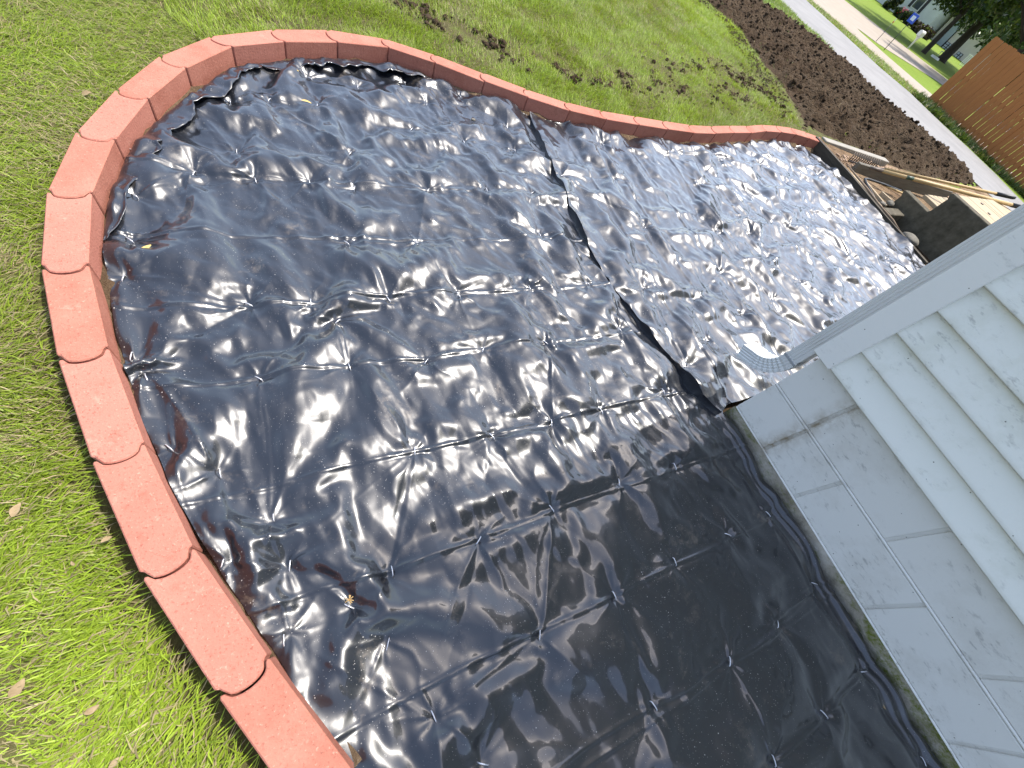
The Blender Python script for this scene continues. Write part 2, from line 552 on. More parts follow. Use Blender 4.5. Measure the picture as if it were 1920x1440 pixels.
def tension(P, X, Y, pins, seed, prob=.14, amp=.004, reach=.42):
    """long straight folds pulled taut from staple to staple"""
    rg = np.random.default_rng(seed)
    for i, (ax, ay) in enumerate(pins):
        for bx, by in pins[i + 1:]:
            L = math.hypot(bx - ax, by - ay)
            if L > reach or L < .12 or rg.random() > prob: continue
            ux, uy = (bx - ax) / L, (by - ay) / L
            for q in range(rg.integers(1, 4)):
                off = rg.normal(0, .012); tilt = rg.normal(0, .06); A = amp * rg.uniform(.4, 1.3) * rg.choice((1, 1, -.6)); w = rg.uniform(.003, .009)
                lo = rg.uniform(-.15, .15); hi = rg.uniform(.6, 1.2)
                m = .05
                wx = np.nonzero((X[:, 0] > min(ax, bx) - m) & (X[:, 0] < max(ax, bx) + m))[0]; wy = np.nonzero((Y[0] > min(ay, by) - m) & (Y[0] < max(ay, by) + m))[0]
                if len(wx) < 2 or len(wy) < 2: continue
                sl = (slice(wx[0], wx[-1] + 1), slice(wy[0], wy[-1] + 1))
                ex = X[sl] - ax; ey = Y[sl] - ay
                t = (ex * ux + ey * uy) / L; d = np.abs(-ex * uy + ey * ux - off * np.sin(np.pi * np.clip(t, 0, 1)) - tilt * (t - .5) * L * .4)
                k = np.clip((t - lo) / .15, 0, 1) * np.clip((hi - t) / .25, 0, 1)
                P[sl + (2,)] += A * k * np.exp(-d / (w * (.5 + k)))

def build_near():
    P, X, Y = film(-.62, 1.72, -1.35, 2.62, 0.0125, [70, 70, 60, 50], PIN_NEAR, zb_near, [.022, .024, .025, .027], 21, gather=.42, gr=.10, bend=.04, calm=True)
    P = bspline_up(P, 3); X = bspline_up(X, 3); Y = bspline_up(Y, 3)
    lines = [('y', 1.58, .7), ('y', 1.27, .9), ('y', .98, 1.0), ('y', .705, 1.0), ('y', .385, 1.1), ('y', .10, 1.1), ('y', -.178, 1.2), ('y', -.45, 1.0), ('y', -.478, 1.0), ('y', -.715, 1.1), ('y', -1.0, 1)]
    crease(P, X, Y, lines, 0.0052, 0.0042, 31)
    wall = P[..., 2].copy()
    crease(P, X, Y, [('x', 1.565, 2.2), ('x', 1.53, 1.5), ('x', 1.485, .8)], .006, .006, 35)
    k = np.clip((.22 - Y) / .1, 0, 1); P[..., 2] = wall * (1 - k) + P[..., 2] * k
    calm_z = P[..., 2].copy()
    crumple(P, X, Y, 301, 7, .35, .6, (.09, .26), (.04, .09))
    crumple(P, X, Y, 311, 7, .25, .5, (.045, .12), (.04, .10))
    k = .75 * np.clip((.12 - Y) / .3, 0, 1) * np.clip((X - .15) / .3, 0, 1)          # the part by the wall lies tauter
    P[..., 2] = P[..., 2] * (1 - k) + calm_z * k
    pucker(P, X, Y, PIN_NEAR, 302, .007, .065)
    tension(P, X, Y, PIN_NEAR, 303)
    right = [(x + .07, y) for x, y in SEAM[::-1][2:]]
    poly = [(0.10, -.60), (0.33, -1.35), (1.592, -1.35), (1.588, .20), (1.58, .30)] + right + EDGE_NEAR[::-1]
    me = cut_mesh('plastic_sheet', P, poly)
    o = link('plastic_sheet', me, M_PLASTIC)
    # surplus film folded back over itself along the upper left rim
    ed = np.array(smooth_line(EDGE_NEAR[8:18], 40)); n = len(ed)
    tg = np.gradient(ed, axis=0); tg /= np.linalg.norm(tg, axis=1)[:, None]; nr = np.stack([tg[:, 1], -tg[:, 0]], 1)
    sl = np.concatenate([[0], np.cumsum(np.linalg.norm(np.diff(ed, axis=0), axis=1))])
    fade = np.clip(np.minimum(sl, sl[-1] - sl) / .12, 0, 1)
    wid = (.045 + .030 * vnoise(sl / .11, sl * 0, 61, 2) + .02 * np.abs(vnoise(sl / .05, sl * 0, 62, 1))) * fade + .004
    lift = .016 + .012 * vnoise(sl / .09, sl * 0 + 3, 63, 2)
    prof = [(0, .002), (-.04, .35), (0, .75), (.12, 1.0), (.3, 1.05), (.5, .95), (.7, .9), (.88, 1.0), (1.0, 1.15), (1.02, .95)]
    zb = zb_near(ed[:, 0], ed[:, 1])
    V = np.zeros((len(prof), n, 3))
    for k, (u, q) in enumerate(prof):
        w_ = wid * u + .004 * vnoise(sl / .03, sl * 0 + u * 3, 64, 2) * (u > .2)
        V[k, :, :2] = ed + nr * w_[:, None]
        V[k, :, 2] = zb + .004 + lift * q * (.75 + .5 * vnoise(sl / .045, sl * 0 + u * 2.5, 65, 2)) * (.3 + .7 * fade)
    K = len(prof)
    i, j = np.meshgrid(np.arange(K - 1), np.arange(n - 1), indexing='ij'); a_ = (i * n + j).ravel()
    link('folded_edge', np_mesh('folded_edge', V.reshape(-1, 3), np.stack([a_, a_ + 1, a_ + n + 1, a_ + n], 1), True), M_PLASTIC, parent=o)
    return o

def build_far():
    P, X, Y = film(1.25, 4.98, .2, 2.68, 0.0125, [70, 70, 60, 50], PIN_FAR, zb_far, [.017, .018, .020, .022], 57, gather=.40, gr=.10, bend=.04)
    P = bspline_up(P, 2); X = bspline_up(X, 2); Y = bspline_up(Y, 2)
    lines = [('x', c, 1.0) for c in (1.62, 1.88, 2.15, 2.46, 2.78, 3.08, 3.4, 3.72, 4.05, 4.36)]
    crease(P, X, Y, lines, 0.0050, 0.006, 41)
    crumple(P, X, Y, 401, 11, 0.15, .6, (.10, .30), (.03, .08))
    crumple(P, X, Y, 421, 6, 0.15, .5, (.04, .10), (.03, .07))
    pucker(P, X, Y, PIN_FAR, 402, .008, .09)
    tension(P, X, Y, PIN_FAR, 403, .3, .005, .6)
    d, bx, by = seg_dist(P[..., 0], P[..., 1], SEAM)          # standing hem where this sheet laps over the other one
    s = 0.62 + 0.38 * vnoise(Y / .3, Y * 0, 8, 2)
    P[..., 2] += s * 0.011 * np.exp(-(d / 0.03) ** 2) + 0.004
    d = np.abs(P[..., 0] - 4.85)
    P[..., 2] += .045 * np.exp(-(d / .05) ** 2) * (.6 + .6 * vnoise(Y / .2, Y * 0, 12, 2))
    poly = SEAM[::-1] + [(1.7, 2.262), (1.97, 2.245), (2.255, 2.25), (2.55, 2.257), (2.82, 2.275), (3.1, 2.325), (3.38, 2.385), (3.67, 2.45), (3.96, 2.53), (4.23, 2.573), (4.48, 2.585), (4.70, 2.57), (4.78, 2.4), (4.835, 2.1), (4.845, 1.7), (4.83, 1.4), (4.82, 1.0), (4.8, .3), (1.6, .28)]
    me = cut_mesh('plastic_sheet', P, poly)
    o = link('plastic_sheet', me, M_PLASTIC)
    co = np.empty(len(me.vertices) * 3, np.float32); me.vertices.foreach_get('co', co); co = co.reshape(-1, 3).astype(float)
    d, _, _ = seg_dist(co[:, 0], co[:, 1], SEAM)
    e = co[d < 3e-4]; e = e[np.argsort(e[:, 1])]
    zb = zb_near(e[:, 0], e[:, 1])
    n = len(e)
    V = np.concatenate([e + [0, 0, .0006], np.stack([e[:, 0] + .004, e[:, 1], zb + .55 * (e[:, 2] - zb)], 1), np.stack([e[:, 0] - .004, e[:, 1], zb - .004], 1)])
    i = np.arange(n - 1)
    F = np.concatenate([np.stack([i, i + 1, n + i + 1, n + i], 1), np.stack([n + i, n + i + 1, 2 * n + i + 1, 2 * n + i], 1)])
    link('hem', np_mesh('hem', V, F, False), M_PLASTIC, parent=o)
    return o

prop(build_near(), 'wrinkled black plastic sheet pinned over the near half of the bed beside the wall', 'plastic sheet', 'plastic sheets lining the bed')
prop(build_far(), 'glossy black plastic sheet lapped over the far half of the bed towards the steps', 'plastic sheet', 'plastic sheets lining the bed')
# ------------------------------------------------------------------ materials of the setting
def m_attr_leaf(name, rough=0.5, trans=0.3, attr='tint'):
    m = mat(name, (0.1, 0.2, 0.03), rough, 0.35)
    t = NT(m)
    a = t.n('ShaderNodeAttribute'); a.attribute_name = attr
    t.set(col=a.outputs['Color'])
    tr = t.n('ShaderNodeBsdfTranslucent'); t.l(a.outputs['Color'], tr.inputs[0])
    mx = t.n('ShaderNodeMixShader'); mx.inputs[0].default_value = trans
    out = t.t.nodes['Material Output']
    t.l(t.b.outputs[0], mx.inputs[1]); t.l(tr.outputs[0], mx.inputs[2]); t.l(mx.outputs[0], out.inputs[0])
    return m
M_BLADE = m_attr_leaf('grass_blade', 0.45, 0.35)
M_LEAF = m_attr_leaf('tree_leaf', 0.4, 0.3)

def m_ground():
    m = mat('lawn_ground', rough=0.95, spec=0.1); t = NT(m)
    g = t.n('ShaderNodeNewGeometry'); sp = t.n('ShaderNodeSeparateXYZ'); t.l(g.outputs['Position'], sp.inputs[0])
    far = t.math('MULTIPLY', t.math('SUBTRACT', sp.outputs['X'], 8.0), 0.5, clamp=True)
    p = t.pos()
    n1 = t.noise(p, 9, 6, 0.7); n2 = t.noise(p, 55, 4, 0.7); n3 = t.noise(p, .35, 4, 0.6)
    near = t.ramp(n1, [(0.36, (0.050, 0.038, 0.022)), (0.50, (0.080, 0.070, 0.030)), (0.66, (0.085, 0.11, 0.022))])
    near = t.mix(t.math('MULTIPLY', n2, 0.6), near, (0.10, 0.10, 0.035))
    fg = t.ramp(n1, [(0.3, (0.10, 0.155, 0.020)), (0.7, (0.165, 0.225, 0.030))])
    fg = t.mix(t.ramp(n3, [(.4, 0), (.7, .6)]), fg, (0.16, 0.20, 0.035))
    t.set(col=t.mix(far, near, fg), nrm=t.bump(n2, 0.6, 0.02))
    return m

def m_soil(name='topsoil', dark=1.0):
    m = mat(name, rough=0.97, spec=0.08); t = NT(m)
    p = t.pos()
    n1 = t.noise(p, 5, 6, 0.7); n2 = t.noise(p, 60, 5, 0.75); v = t.voro(p, 45)
    c = t.ramp(n1, [(0.35, (0.030 * dark, 0.019 * dark, 0.011 * dark)), (0.55, (0.060 * dark, 0.040 * dark, 0.024 * dark)), (0.75, (0.10 * dark, 0.070 * dark, 0.043 * dark))])
    c = t.mix(t.ramp(n2, [(.58, 0), (.72, .7)]), c, (0.13 * dark, 0.098 * dark, 0.066 * dark))
    c = t.mix(t.ramp(t.noise(p, 1.3, 5, .7), [(.45, 0), (.68, .55)]), c, (0.105 * dark, 0.078 * dark, 0.05 * dark))
    h = t.math('ADD', n2, t.math('MULTIPLY', v, 0.8))
    t.set(col=c, nrm=t.bump(h, 0.9, 0.02))
    return m
M_SOIL = m_soil('topsoil', 1.0)
M_SOIL_PALE = m_soil('dry_soil', 2.1)

def m_asphalt():
    m = mat('worn_asphalt', rough=0.9, spec=0.25); t = NT(m)
    p = t.pos()
    n1 = t.noise(p, 1.2, 5, 0.65); n2 = t.noise(p, 80, 3, 0.7); st = t.noise(t.pos((1, .12, 1)), 3, 4, .6)
    c = t.ramp(n1, [(0.3, (0.165, 0.16, 0.155)), (0.7, (0.225, 0.218, 0.21))])
    c = t.mix(t.math('MULTIPLY', n2, 0.35), c, (0.28, 0.27, 0.26))
    c = t.mix(t.ramp(st, [(.55, 0), (.7, .35)]), c, (0.29, 0.28, 0.265))
    t.set(col=c, nrm=t.bump(n2, 0.3, 0.006))
    return m

def m_concrete(name, a, b, sc=1.0, bump=0.3):
    m = mat(name, rough=0.92, spec=0.2); t = NT(m)
    p = t.pos()
    n1 = t.noise(p, 2.5 * sc, 6, 0.65); n2 = t.noise(p, 90 * sc, 4, 0.7)
    c = t.ramp(n1, [(0.3, a), (0.7, b)])
    c = t.mix(t.math('MULTIPLY', n2, 0.4), c, tuple(x * 0.7 for x in a))
    t.set(col=c, nrm=t.bump(n2, bump, 0.004 / sc))
    return m

# ------------------------------------------------------------------ the ground
def axis(lo, f0, f1, hi, step, grow=1.35):
    a = list(np.arange(f0, f1 + 1e-6, step))
    s = step; x = a[-1]
    while x < hi: s *= grow; x += s; a.append(x)
    s = step; x = a[0]; pre = []
    while x > lo: s *= grow; x -= s; pre.append(x)
    return np.array(pre[::-1] + a)

MID = [((a[0] + b[0]) / 2, (a[1] + b[1]) / 2) for a, b in zip(BR_OUT, BR_IN)]
BED = [(0.10, -.60), (0.55, -2.2), (1.75, -2.2), (1.75, .10), (5.44, .10), (5.44, 1.93), (4.90, 2.1), (4.86, 2.6)] + MID[::-1]
def ground_mesh():
    gx = axis(-250, -1.6, 6.2, 420, 0.04); gy = axis(-250, -1.2, 5.2, 420, 0.04)
    X, Y = np.meshgrid(gx, gy, indexing='ij')
    d, _, _ = seg_dist(X, Y, MID)
    Z = terrain(X, Y) + 0.018 + 0.012 * vnoise(X / .35, Y / .35, 77, 3) * (X < 8)
    Z = Z - (0.02 + .03 * (Y < 1.4)) * np.exp(-(d / 0.075) ** 2)
    Z = np.where(inside(X, Y, BED), -0.075, Z)
    P = np.stack([X, Y, Z], -1)
    used, F = grid_faces(len(gx), len(gy), np.ones((len(gx) - 1, len(gy) - 1), bool))
    return np_mesh('lawn', P.reshape(-1, 3), F, True)
prop(link('lawn', ground_mesh(), m_ground()), kind='structure')

def draped(name, poly, m, off, step, kind='structure', rough_amp=0.0):
    px = [p[0] for p in poly]; py = [p[1] for p in poly]
    gx = np.arange(min(px) - step, max(px) + 2 * step, step); gy = np.arange(min(py) - step, max(py) + 2 * step, step)
    X, Y = np.meshgrid(gx, gy, indexing='ij')
    P = np.stack([X, Y, terrain(X, Y)], -1)
    o = link(name, cut_mesh(name, P, poly), m)
    me = o.data
    co = np.empty(len(me.vertices) * 3, np.float32); me.vertices.foreach_get('co', co); co = co.reshape(-1, 3)
    co[:, 2] = terrain(co[:, 0], co[:, 1]) + off
    me.vertices.foreach_set('co', co.ravel()); me.update()
    return prop(o, kind=kind)

M_STREET = m_concrete('pale_street_concrete', (0.29, 0.245, 0.195), (0.35, 0.30, 0.245), 0.5, 0.15)
M_PATH = m_concrete('pale_drive_concrete', (0.28, 0.235, 0.185), (0.35, 0.30, 0.24), 1.0, 0.2)
draped('driveway', [(12.9,-6),(12.5,-2),(11.9,1.5),(11.7,3.2),(11.6,5.1),(11.9,6.6),(12.44,8.4),(12.66,9.6),(13.13,10.97),(14.5,15),(17,24),(21.5,24),(19.31,15),(18.3,12),(17.1,9.3),(17.0,7.6),(17.05,6.6),(17.3,5.73),(17.35,4.81),(17.6,4.06),(17.8,0),(18,-6)], m_asphalt(), 0.03, 0.35)
draped('neighbour_driveway', [(18.8,8.22),(19.71,10.67),(20.73,14.41),(20.5,15.7),(22,24),(34,24),(32.8,23.0),(24.28,15.28),(23.07,12.79),(22.03,9.64),(20.5,5),(19.2,5)], M_PATH, 0.035, 0.6)
draped('street', [(24.28,15.28),(26.22,14.76),(32.39,14.21),(35,6),(36,-30),(45,-30),(44.4,14),(44.42,19.46),(43.98,23.57),(46.81,27.69),(50.9,34.8),(58,52),(46,52),(39,33),(32.86,23.6)], M_STREET, 0.03, 1.2)

# bare topsoil heaped between lawn, bed and driveway
SOIL = [(4.93,2.86),(5.35,2.93),(5.5,2.86),(6.05,2.80),(7.25,2.60),(9.5,2.70),(11.3,3.05),(11.95,3.25),(11.9,4.1),(11.85,5.1),(11.6,6.1),(11.9,7.2),(11.4,8.1),(10.9,8.3),(10.1,8.95),(9.9,11),(7.2,9.6),(6.15,6.5),(6.4,5.6),(5.85,4.55),(5.6,3.75),(5.25,3.25)]
def soil_z(X, Y):
    d, _, _ = seg_dist(X, Y, SOIL + [SOIL[0]])
    e = np.clip((d + 0.05 * vnoise(X / .2, Y / .2, 15, 2)) / 0.28, 0, 1); e = e * e * (3 - 2 * e)
    n = 0.05 * vnoise(X / .5, Y / .5, 4, 3) + 0.085 * np.abs(vnoise(X / .16, Y / .16, 9, 3)) + 0.045 * vnoise(X / .06, Y / .06, 10, 2)
    return terrain(X, Y) + 0.005 + e * (0.055 + n)
def soil_mesh():
    s = 0.022
    gx = np.arange(4.7, 12.2, s); gy = np.arange(2.4, 11.2, s)
    X, Y = np.meshgrid(gx, gy, indexing='ij')
    P = np.stack([X, Y, np.zeros(X.shape)], -1)
    me = cut_mesh('soil', P, smooth_line(SOIL + [SOIL[0]], 3)[:-1])
    co = np.empty(len(me.vertices) * 3, np.float32); me.vertices.foreach_get('co', co); co = co.reshape(-1, 3)
    co[:, 2] = soil_z(co[:, 0].astype(float), co[:, 1].astype(float))
    me.vertices.foreach_set('co', co.ravel()); me.update()
    return me
prop(link('topsoil', soil_mesh(), M_SOIL), kind='structure')

def rocks(name, pts, sizes, m, seed, flat=0.7):
    """many small irregular lumps as one mesh"""
    rg = np.random.default_rng(seed)
    bm = bmesh.new(); bmesh.ops.create_icosphere(bm, subdivisions=1, radius=1.0)
    bv = np.array([v.co[:] for v in bm.verts]); bf = np.array([[v.index for v in f.verts] for f in bm.faces]); bm.free()
    n = len(pts); k = len(bv)
    V = np.repeat(bv[None], n, 0) * (1 + 0.42 * (rg.random((n, k, 1)) * 2 - 1))
    th = rg.random(n) * 6.283; c, s = np.cos(th), np.sin(th)
    sc = np.stack([sizes * (0.7 + .6 * rg.random(n)), sizes * (0.7 + .6 * rg.random(n)), sizes * flat * (0.7 + .6 * rg.random(n))], -1)
    V = V * sc[:, None]
    V = np.stack([V[..., 0] * c[:, None] - V[..., 1] * s[:, None], V[..., 0] * s[:, None] + V[..., 1] * c[:, None], V[..., 2]], -1)
    V = V + np.asarray(pts)[:, None]
    F = (bf[None] + (np.arange(n) * k)[:, None, None]).reshape(-1, 3)
    return link(name, np_mesh(name, V.reshape(-1, 3), F), m)

def scatter(n, poly, seed, dens=None):
    rg = np.random.default_rng(seed)
    px = [p[0] for p in poly]; py = [p[1] for p in poly]
    x = rg.uniform(min(px), max(px), n); y = rg.uniform(min(py), max(py), n)
    k = inside(x, y, poly)
    x, y = x[k], y[k]
    if dens is not None:
        k = rg.random(len(x)) < dens(x, y); x, y = x[k], y[k]
    return x, y

x, y = scatter(16000, SOIL, 3)
sz = 0.005 + 0.030 * np.random.default_rng(4).random(len(x)) ** 5
prop(rocks('soil_clods', np.stack([x, y, soil_z(x, y) + sz * .3], -1), sz, M_SOIL, 5), kind='stuff')

x, y = scatter(5000, [(4.9,2.95),(5.2,3.35),(5.6,3.9),(5.85,4.6),(6.3,5.6),(6.1,6.5),(6.6,7.2),(5.7,6.4),(5.95,5.6),(5.45,4.7),(5.2,3.9),(4.8,3.3)], 13)
sz = 0.004 + 0.020 * np.random.default_rng(14).random(len(x)) ** 4
prop(rocks('soil_spill', np.stack([x, y, terrain(x, y) + .03 + sz * .3], -1), sz, M_SOIL, 15), kind='stuff')

# dug strip in the lawn: thin grass, straw and dark crumbs
DUG = [(.75, 3.45), (1.2, 3.15), (1.75, 2.97), (2.6, 3.03), (3.5, 3.3), (4.3, 3.5), (5.2, 3.7)]
def dug(x, y):
    d, _, _ = seg_dist(x, y, DUG)
    w = 0.17 + 0.08 * np.clip(x - 1, 0, 4)
    return np.exp(-(d / w) ** 2) * np.clip(0.50 + 1.1 * vnoise(x / .22, y / .22, 61, 3), 0, 1)
VIEW_LAWN = [(-1.15, -.45), (-1.15, 2.5), (.4, 3.45), (6.3, 6.9), (6.7, 5.6), (6.0, 4.4), (5.6, 3.6), (5.0, 2.75)] + BR_OUT[28:0:-1] + [(-.08, -.45)]
x, y = scatter(170000, VIEW_LAWN, 8, lambda x, y: np.clip(dug(x, y) * 1.0 - .12, 0, 1) * np.clip(.45 + 1.6 * vnoise(x / .10, y / .10, 66, 2), 0, 1))
sz = 0.0035 + 0.024 * np.random.default_rng(6).random(len(x)) ** 5
prop(rocks('dirt_crumbs', np.stack([x, y, terrain(x, y) + 0.02 + sz * .3], -1), sz, M_SOIL, 7), kind='stuff')

# ------------------------------------------------------------------ grass blades
def blades(name, x, y, z, L, az, el1, el2, w, col):
    n = len(x)
    d = np.stack([np.cos(az), np.sin(az)], -1)
    s = np.stack([-d[:, 1], d[:, 0], np.zeros(n)], -1) * (w / 2)[:, None]
    b = np.stack([x, y, z], -1)
    m = b + np.concatenate([d * (L * .5 * np.cos(el1))[:, None], (L * .5 * np.sin(el1))[:, None]], 1)
    t = m + np.concatenate([d * (L * .5 * np.cos(el2))[:, None], (L * .5 * np.sin(el2))[:, None]], 1)
    V = np.stack([b - s, b + s, m - s * .85, m + s * .85, t], 1)
    k = (np.arange(n) * 5)[:, None]
    F = np.concatenate([k + np.array([[0, 1, 3]]), k + np.array([[0, 3, 2]]), k + np.array([[2, 3, 4]])], 0)
    me = np_mesh(name, V.reshape(-1, 3), F)
    a = me.attributes.new('tint', 'FLOAT_COLOR', 'POINT')
    cc = np.ones((n, 5, 4), np.float32); cc[..., :3] = col[:, None]
    a.data.foreach_set('color', cc.ravel())
    return prop(link(name, me, M_BLADE), kind='stuff')

def lawn_cover(name, poly, n, seed, Lr, flat, straw, base=(0.25, 0.345, 0.026), dens=None, wr=(0.0017, 0.0034), azf=None, zoff=0.012):
    x, y = scatter(n, poly, seed, dens)
    rg = np.random.default_rng(seed + 1); n = len(x)
    dg = dug(x, y)
    patch = vnoise(x / .28, y / .28, 33, 3); tone = vnoise(x / .9, y / .9, 34, 2)
    L = rg.uniform(*Lr, n) * (1 + .35 * patch) * (1 - .35 * dg)
    if azf is None: az = rg.random(n) * 3.6 + 5.0 * vnoise(x / .3, y / .3, 39, 2)
    else: az = azf(x, y) + rg.normal(0, .55, n) + np.pi * (rg.random(n) < .3)
    e1 = np.clip(rg.normal(flat[0], .3, n), .05, 1.5); e2 = np.clip(rg.normal(flat[1], .35, n), -.35, 1.4)
    col = np.array(base)[None] * (0.55 + .75 * rg.random((n, 1)))
    col = col * (1 + .32 * tone[:, None])
    yel = np.clip(rg.random(n) * .55 + .25 * patch, 0, 1)[:, None]
    col = col * (1 - yel * .35) + np.array([0.34, 0.385, 0.03]) * yel * .35
    st = rg.random(n) < (straw + .3 * dg + .40 * np.clip(-patch - .1, 0, 1) + .25 * np.clip(-tone - .1, 0, 1))
    col[st] = np.array([0.38, 0.31, 0.16]) * (0.6 + .6 * rg.random((st.sum(), 1)))
    return blades(name, x, y, terrain(x, y) + zoff, L, az, e1, e2, rg.uniform(*wr, n), col)

def edge_gap(x, y, w=0.035):
    d, _, _ = seg_dist(x, y, BR_OUT)
    return np.clip((d - w * .35) / w, 0.0, 1)
LEFT = [(-1.15, -.45), (-1.15, 2.5), (-.5, 2.9), (-.2, 2.38), (-.33, 2.14), (-.45, 1.88), (-.535, 1.62), (-.58, 1.34), (-.572, 1.05), (-.52, .77), (-.45, .49), (-.365, .22), (-.25, -.04), (-.08, -.45)]
lawn_cover('lawn_grass', LEFT, 360000, 101, (.024, .060), (.50, .10), .20,
           dens=lambda x, y: edge_gap(x, y, np.where(y < 1.3, .085, .05)) * np.clip(.85 + .8 * vnoise(x / .12, y / .12, 71, 3), .05, 1), azf=lambda x, y: 0.35 + 1.3 * vnoise(x / .35, y / .35, 72, 2))
TOP = [(-.5, 2.9), (.4, 3.45), (6.3, 6.9), (6.7, 5.6), (6.0, 4.4), (5.6, 3.6), (5.0, 2.75)] + BR_OUT[28:9:-1]
lawn_cover('lawn_grass', TOP, 620000, 111, (.035, .07), (.95, .55), .04,
           dens=lambda x, y: (~inside(x, y, SOIL)) * edge_gap(x, y, .05) * np.clip(1.0 - 0.90 * dug(x, y), .05, 1) * np.clip(1.15 - .09 * x, .4, 1) * np.clip(.8 + .6 * vnoise(x / .15, y / .15, 73, 3), .2, 1))
lawn_cover('lawn_grass', [(9.6, 8.9), (10.9, 8.35), (11.5, 8.1), (12.3, 7.9), (12.44, 8.4), (12.66, 9.6), (13.13, 10.97), (13.4, 12.5), (9.6, 12)], 30000, 121, (.05, .11), (.95, .6), .04, base=(.17,.26,.03), wr=(.006, .012))
lawn_cover('lawn_grass', [(19.3,15),(18.3,12),(17.1,9.3),(17.0,8.0),(18.6,8.3),(19.5,10.67),(20.4,14.41),(20.2,15.7)], 15000, 131, (.06, .14), (.95, .6), .22, base=(.17,.24,.04), wr=(.01, .02))
lawn_cover('fence_weeds', [(17.1,8.0),(17.2,6.6),(17.45,5.7),(17.5,4.8),(17.8,4.0),(18.0,0),(18.35,0),(18.35,8.1)], 12000, 141, (.08, .24), (1.0, .7), .03, base=(.045, .085, .018), wr=(.012, .03))
lawn_cover('soil_sprouts', SOIL, 2600, 151, (.02, .07), (.9, .5), .45, base=(.11, .16, .03), wr=(.004, .008), zoff=.075, dens=lambda x, y: np.clip(vnoise(x / .5, y / .5, 90, 2) * 2, 0, 1))

# ------------------------------------------------------------------ red concrete edging bricks
def m_brick():
    m = mat('red_concrete', rough=0.88, spec=0.2); t = NT(m)
    oi = t.n('ShaderNodeObjectInfo')
    p = t.pos()
    n1 = t.noise(p, 9, 5, 0.6); n2 = t.noise(p, 150, 3, 0.7); n3 = t.noise(p, 22, 6, 0.72, 0.4)
    c = t.ramp(n1, [(0.3, (0.325, 0.118, 0.080)), (0.7, (0.395, 0.160, 0.112))])
    c = t.mix(t.math('MULTIPLY', oi.outputs['Random'], 0.8), c, (0.43, 0.172, 0.127))
    c = t.mix(t.ramp(n3, [(.60, 0), (.76, .6)]), c, (0.56, 0.31, 0.23))          # chalky bloom
    c = t.mix(t.ramp(t.noise(p, 14, 5, .7), [(.60, 0), (.74, .6)]), c, (0.24, 0.105, 0.065))   # soil stain
    c = t.mix(t.ramp(n2, [(.60, 0), (.72, .5)]), c, (0.60, 0.34, 0.25))
    c = t.mix(t.ramp(t.noise(p, 34, 5, .75), [(.56, 0), (.70, .45)]), c, (0.25, 0.085, 0.055))         # pale grains
    c = t.mix(t.ramp(t.noise(p, 170, 2, .6), [(.60, 0), (.68, .6)]), c, (0.20, 0.065, 0.045))
    c = t.mix(t.ramp(t.noise(p, 4.5, 4, .6), [(.45, 0), (.7, .4)]), c, (0.45, 0.195, 0.142))
    groove = t.noise(t.pos((1, 1, .08)), 160, 2, .5)
    h = t.math('ADD', n2, t.math('MULTIPLY', groove, .5))
    t.set(col=c, nrm=t.bump(h, 0.6, 0.003))
    return m
M_BRICK = m_brick()

def brick_mesh(i):
    O0, I0, O1, I1 = (Vector((*p, 0)) for p in (BR_OUT[i], BR_IN[i], BR_OUT[i + 1], BR_IN[i + 1]))
    c = (O0 + I0 + O1 + I1) / 4
    ax = ((O1 + I1) - (O0 + I0)).normalized()
    b = 0.024
    pts = []
    st = I0 - O0; en = I1 - O1
    pts.append(O0 + ax * .011)
    pts.append(O0 + st * .06 + ax * .011)
    for k in range(11):                                   # rounded nose towards the previous brick
        f = k / 10
        pts.append(O0 + st * (.09 + .82 * f) + ax * (.003 - b * math.sqrt(max(0, 1 - (2 * f - 1) ** 2)) ** 0.9))
    pts.append(O0 + st * .95 + ax * .005)
    pts.append(I0 + ax * .005)
    pts.append(I1 - ax * .0015)
    for k in range(11):                                   # matching hollow
        f = 1 - k / 10
        pts.append(O1 + en * (.07 + .86 * f) - ax * (.0015 + b * math.sqrt(max(0, 1 - (2 * f - 1) ** 2)) ** 0.9))
    pts.append(O1 - ax * .004)
    poly = [(p.x - c.x, p.y - c.y) for p in pts]
    area = sum(poly[k][0] * poly[(k + 1) % len(poly)][1] - poly[(k + 1) % len(poly)][0] * poly[k][1] for k in range(len(poly)))
    if area < 0: poly = poly[::-1]
    bm = bmesh.new()
    add_prism(bm, poly, -.085, 0.0)
    bm.normal_update()
    top = [f for f in bm.faces if f.normal.z > .9]
    ed = [e for e in top[0].edges]
    ver = [e for e in bm.edges if abs(e.verts[0].co.z - e.verts[1].co.z) > .05 and e.calc_face_angle(0) > .6]
    bmesh.ops.bevel(bm, geom=ed + ver, offset=.0065, segments=1, profile=.5, affect='EDGES', clamp_overlap=True)
    rr = random.Random(i)
    z = 0.08 + rr.uniform(-.002, .002)
    M = Matrix.Rotation(rr.uniform(-.012, .012), 4, 'X') @ Matrix.Rotation(rr.uniform(-.012, .012), 4, 'Y')
    bmesh.ops.transform(bm, matrix=M, verts=bm.verts)
    return bm_mesh('edging_brick', bm), (c.x, c.y, z)

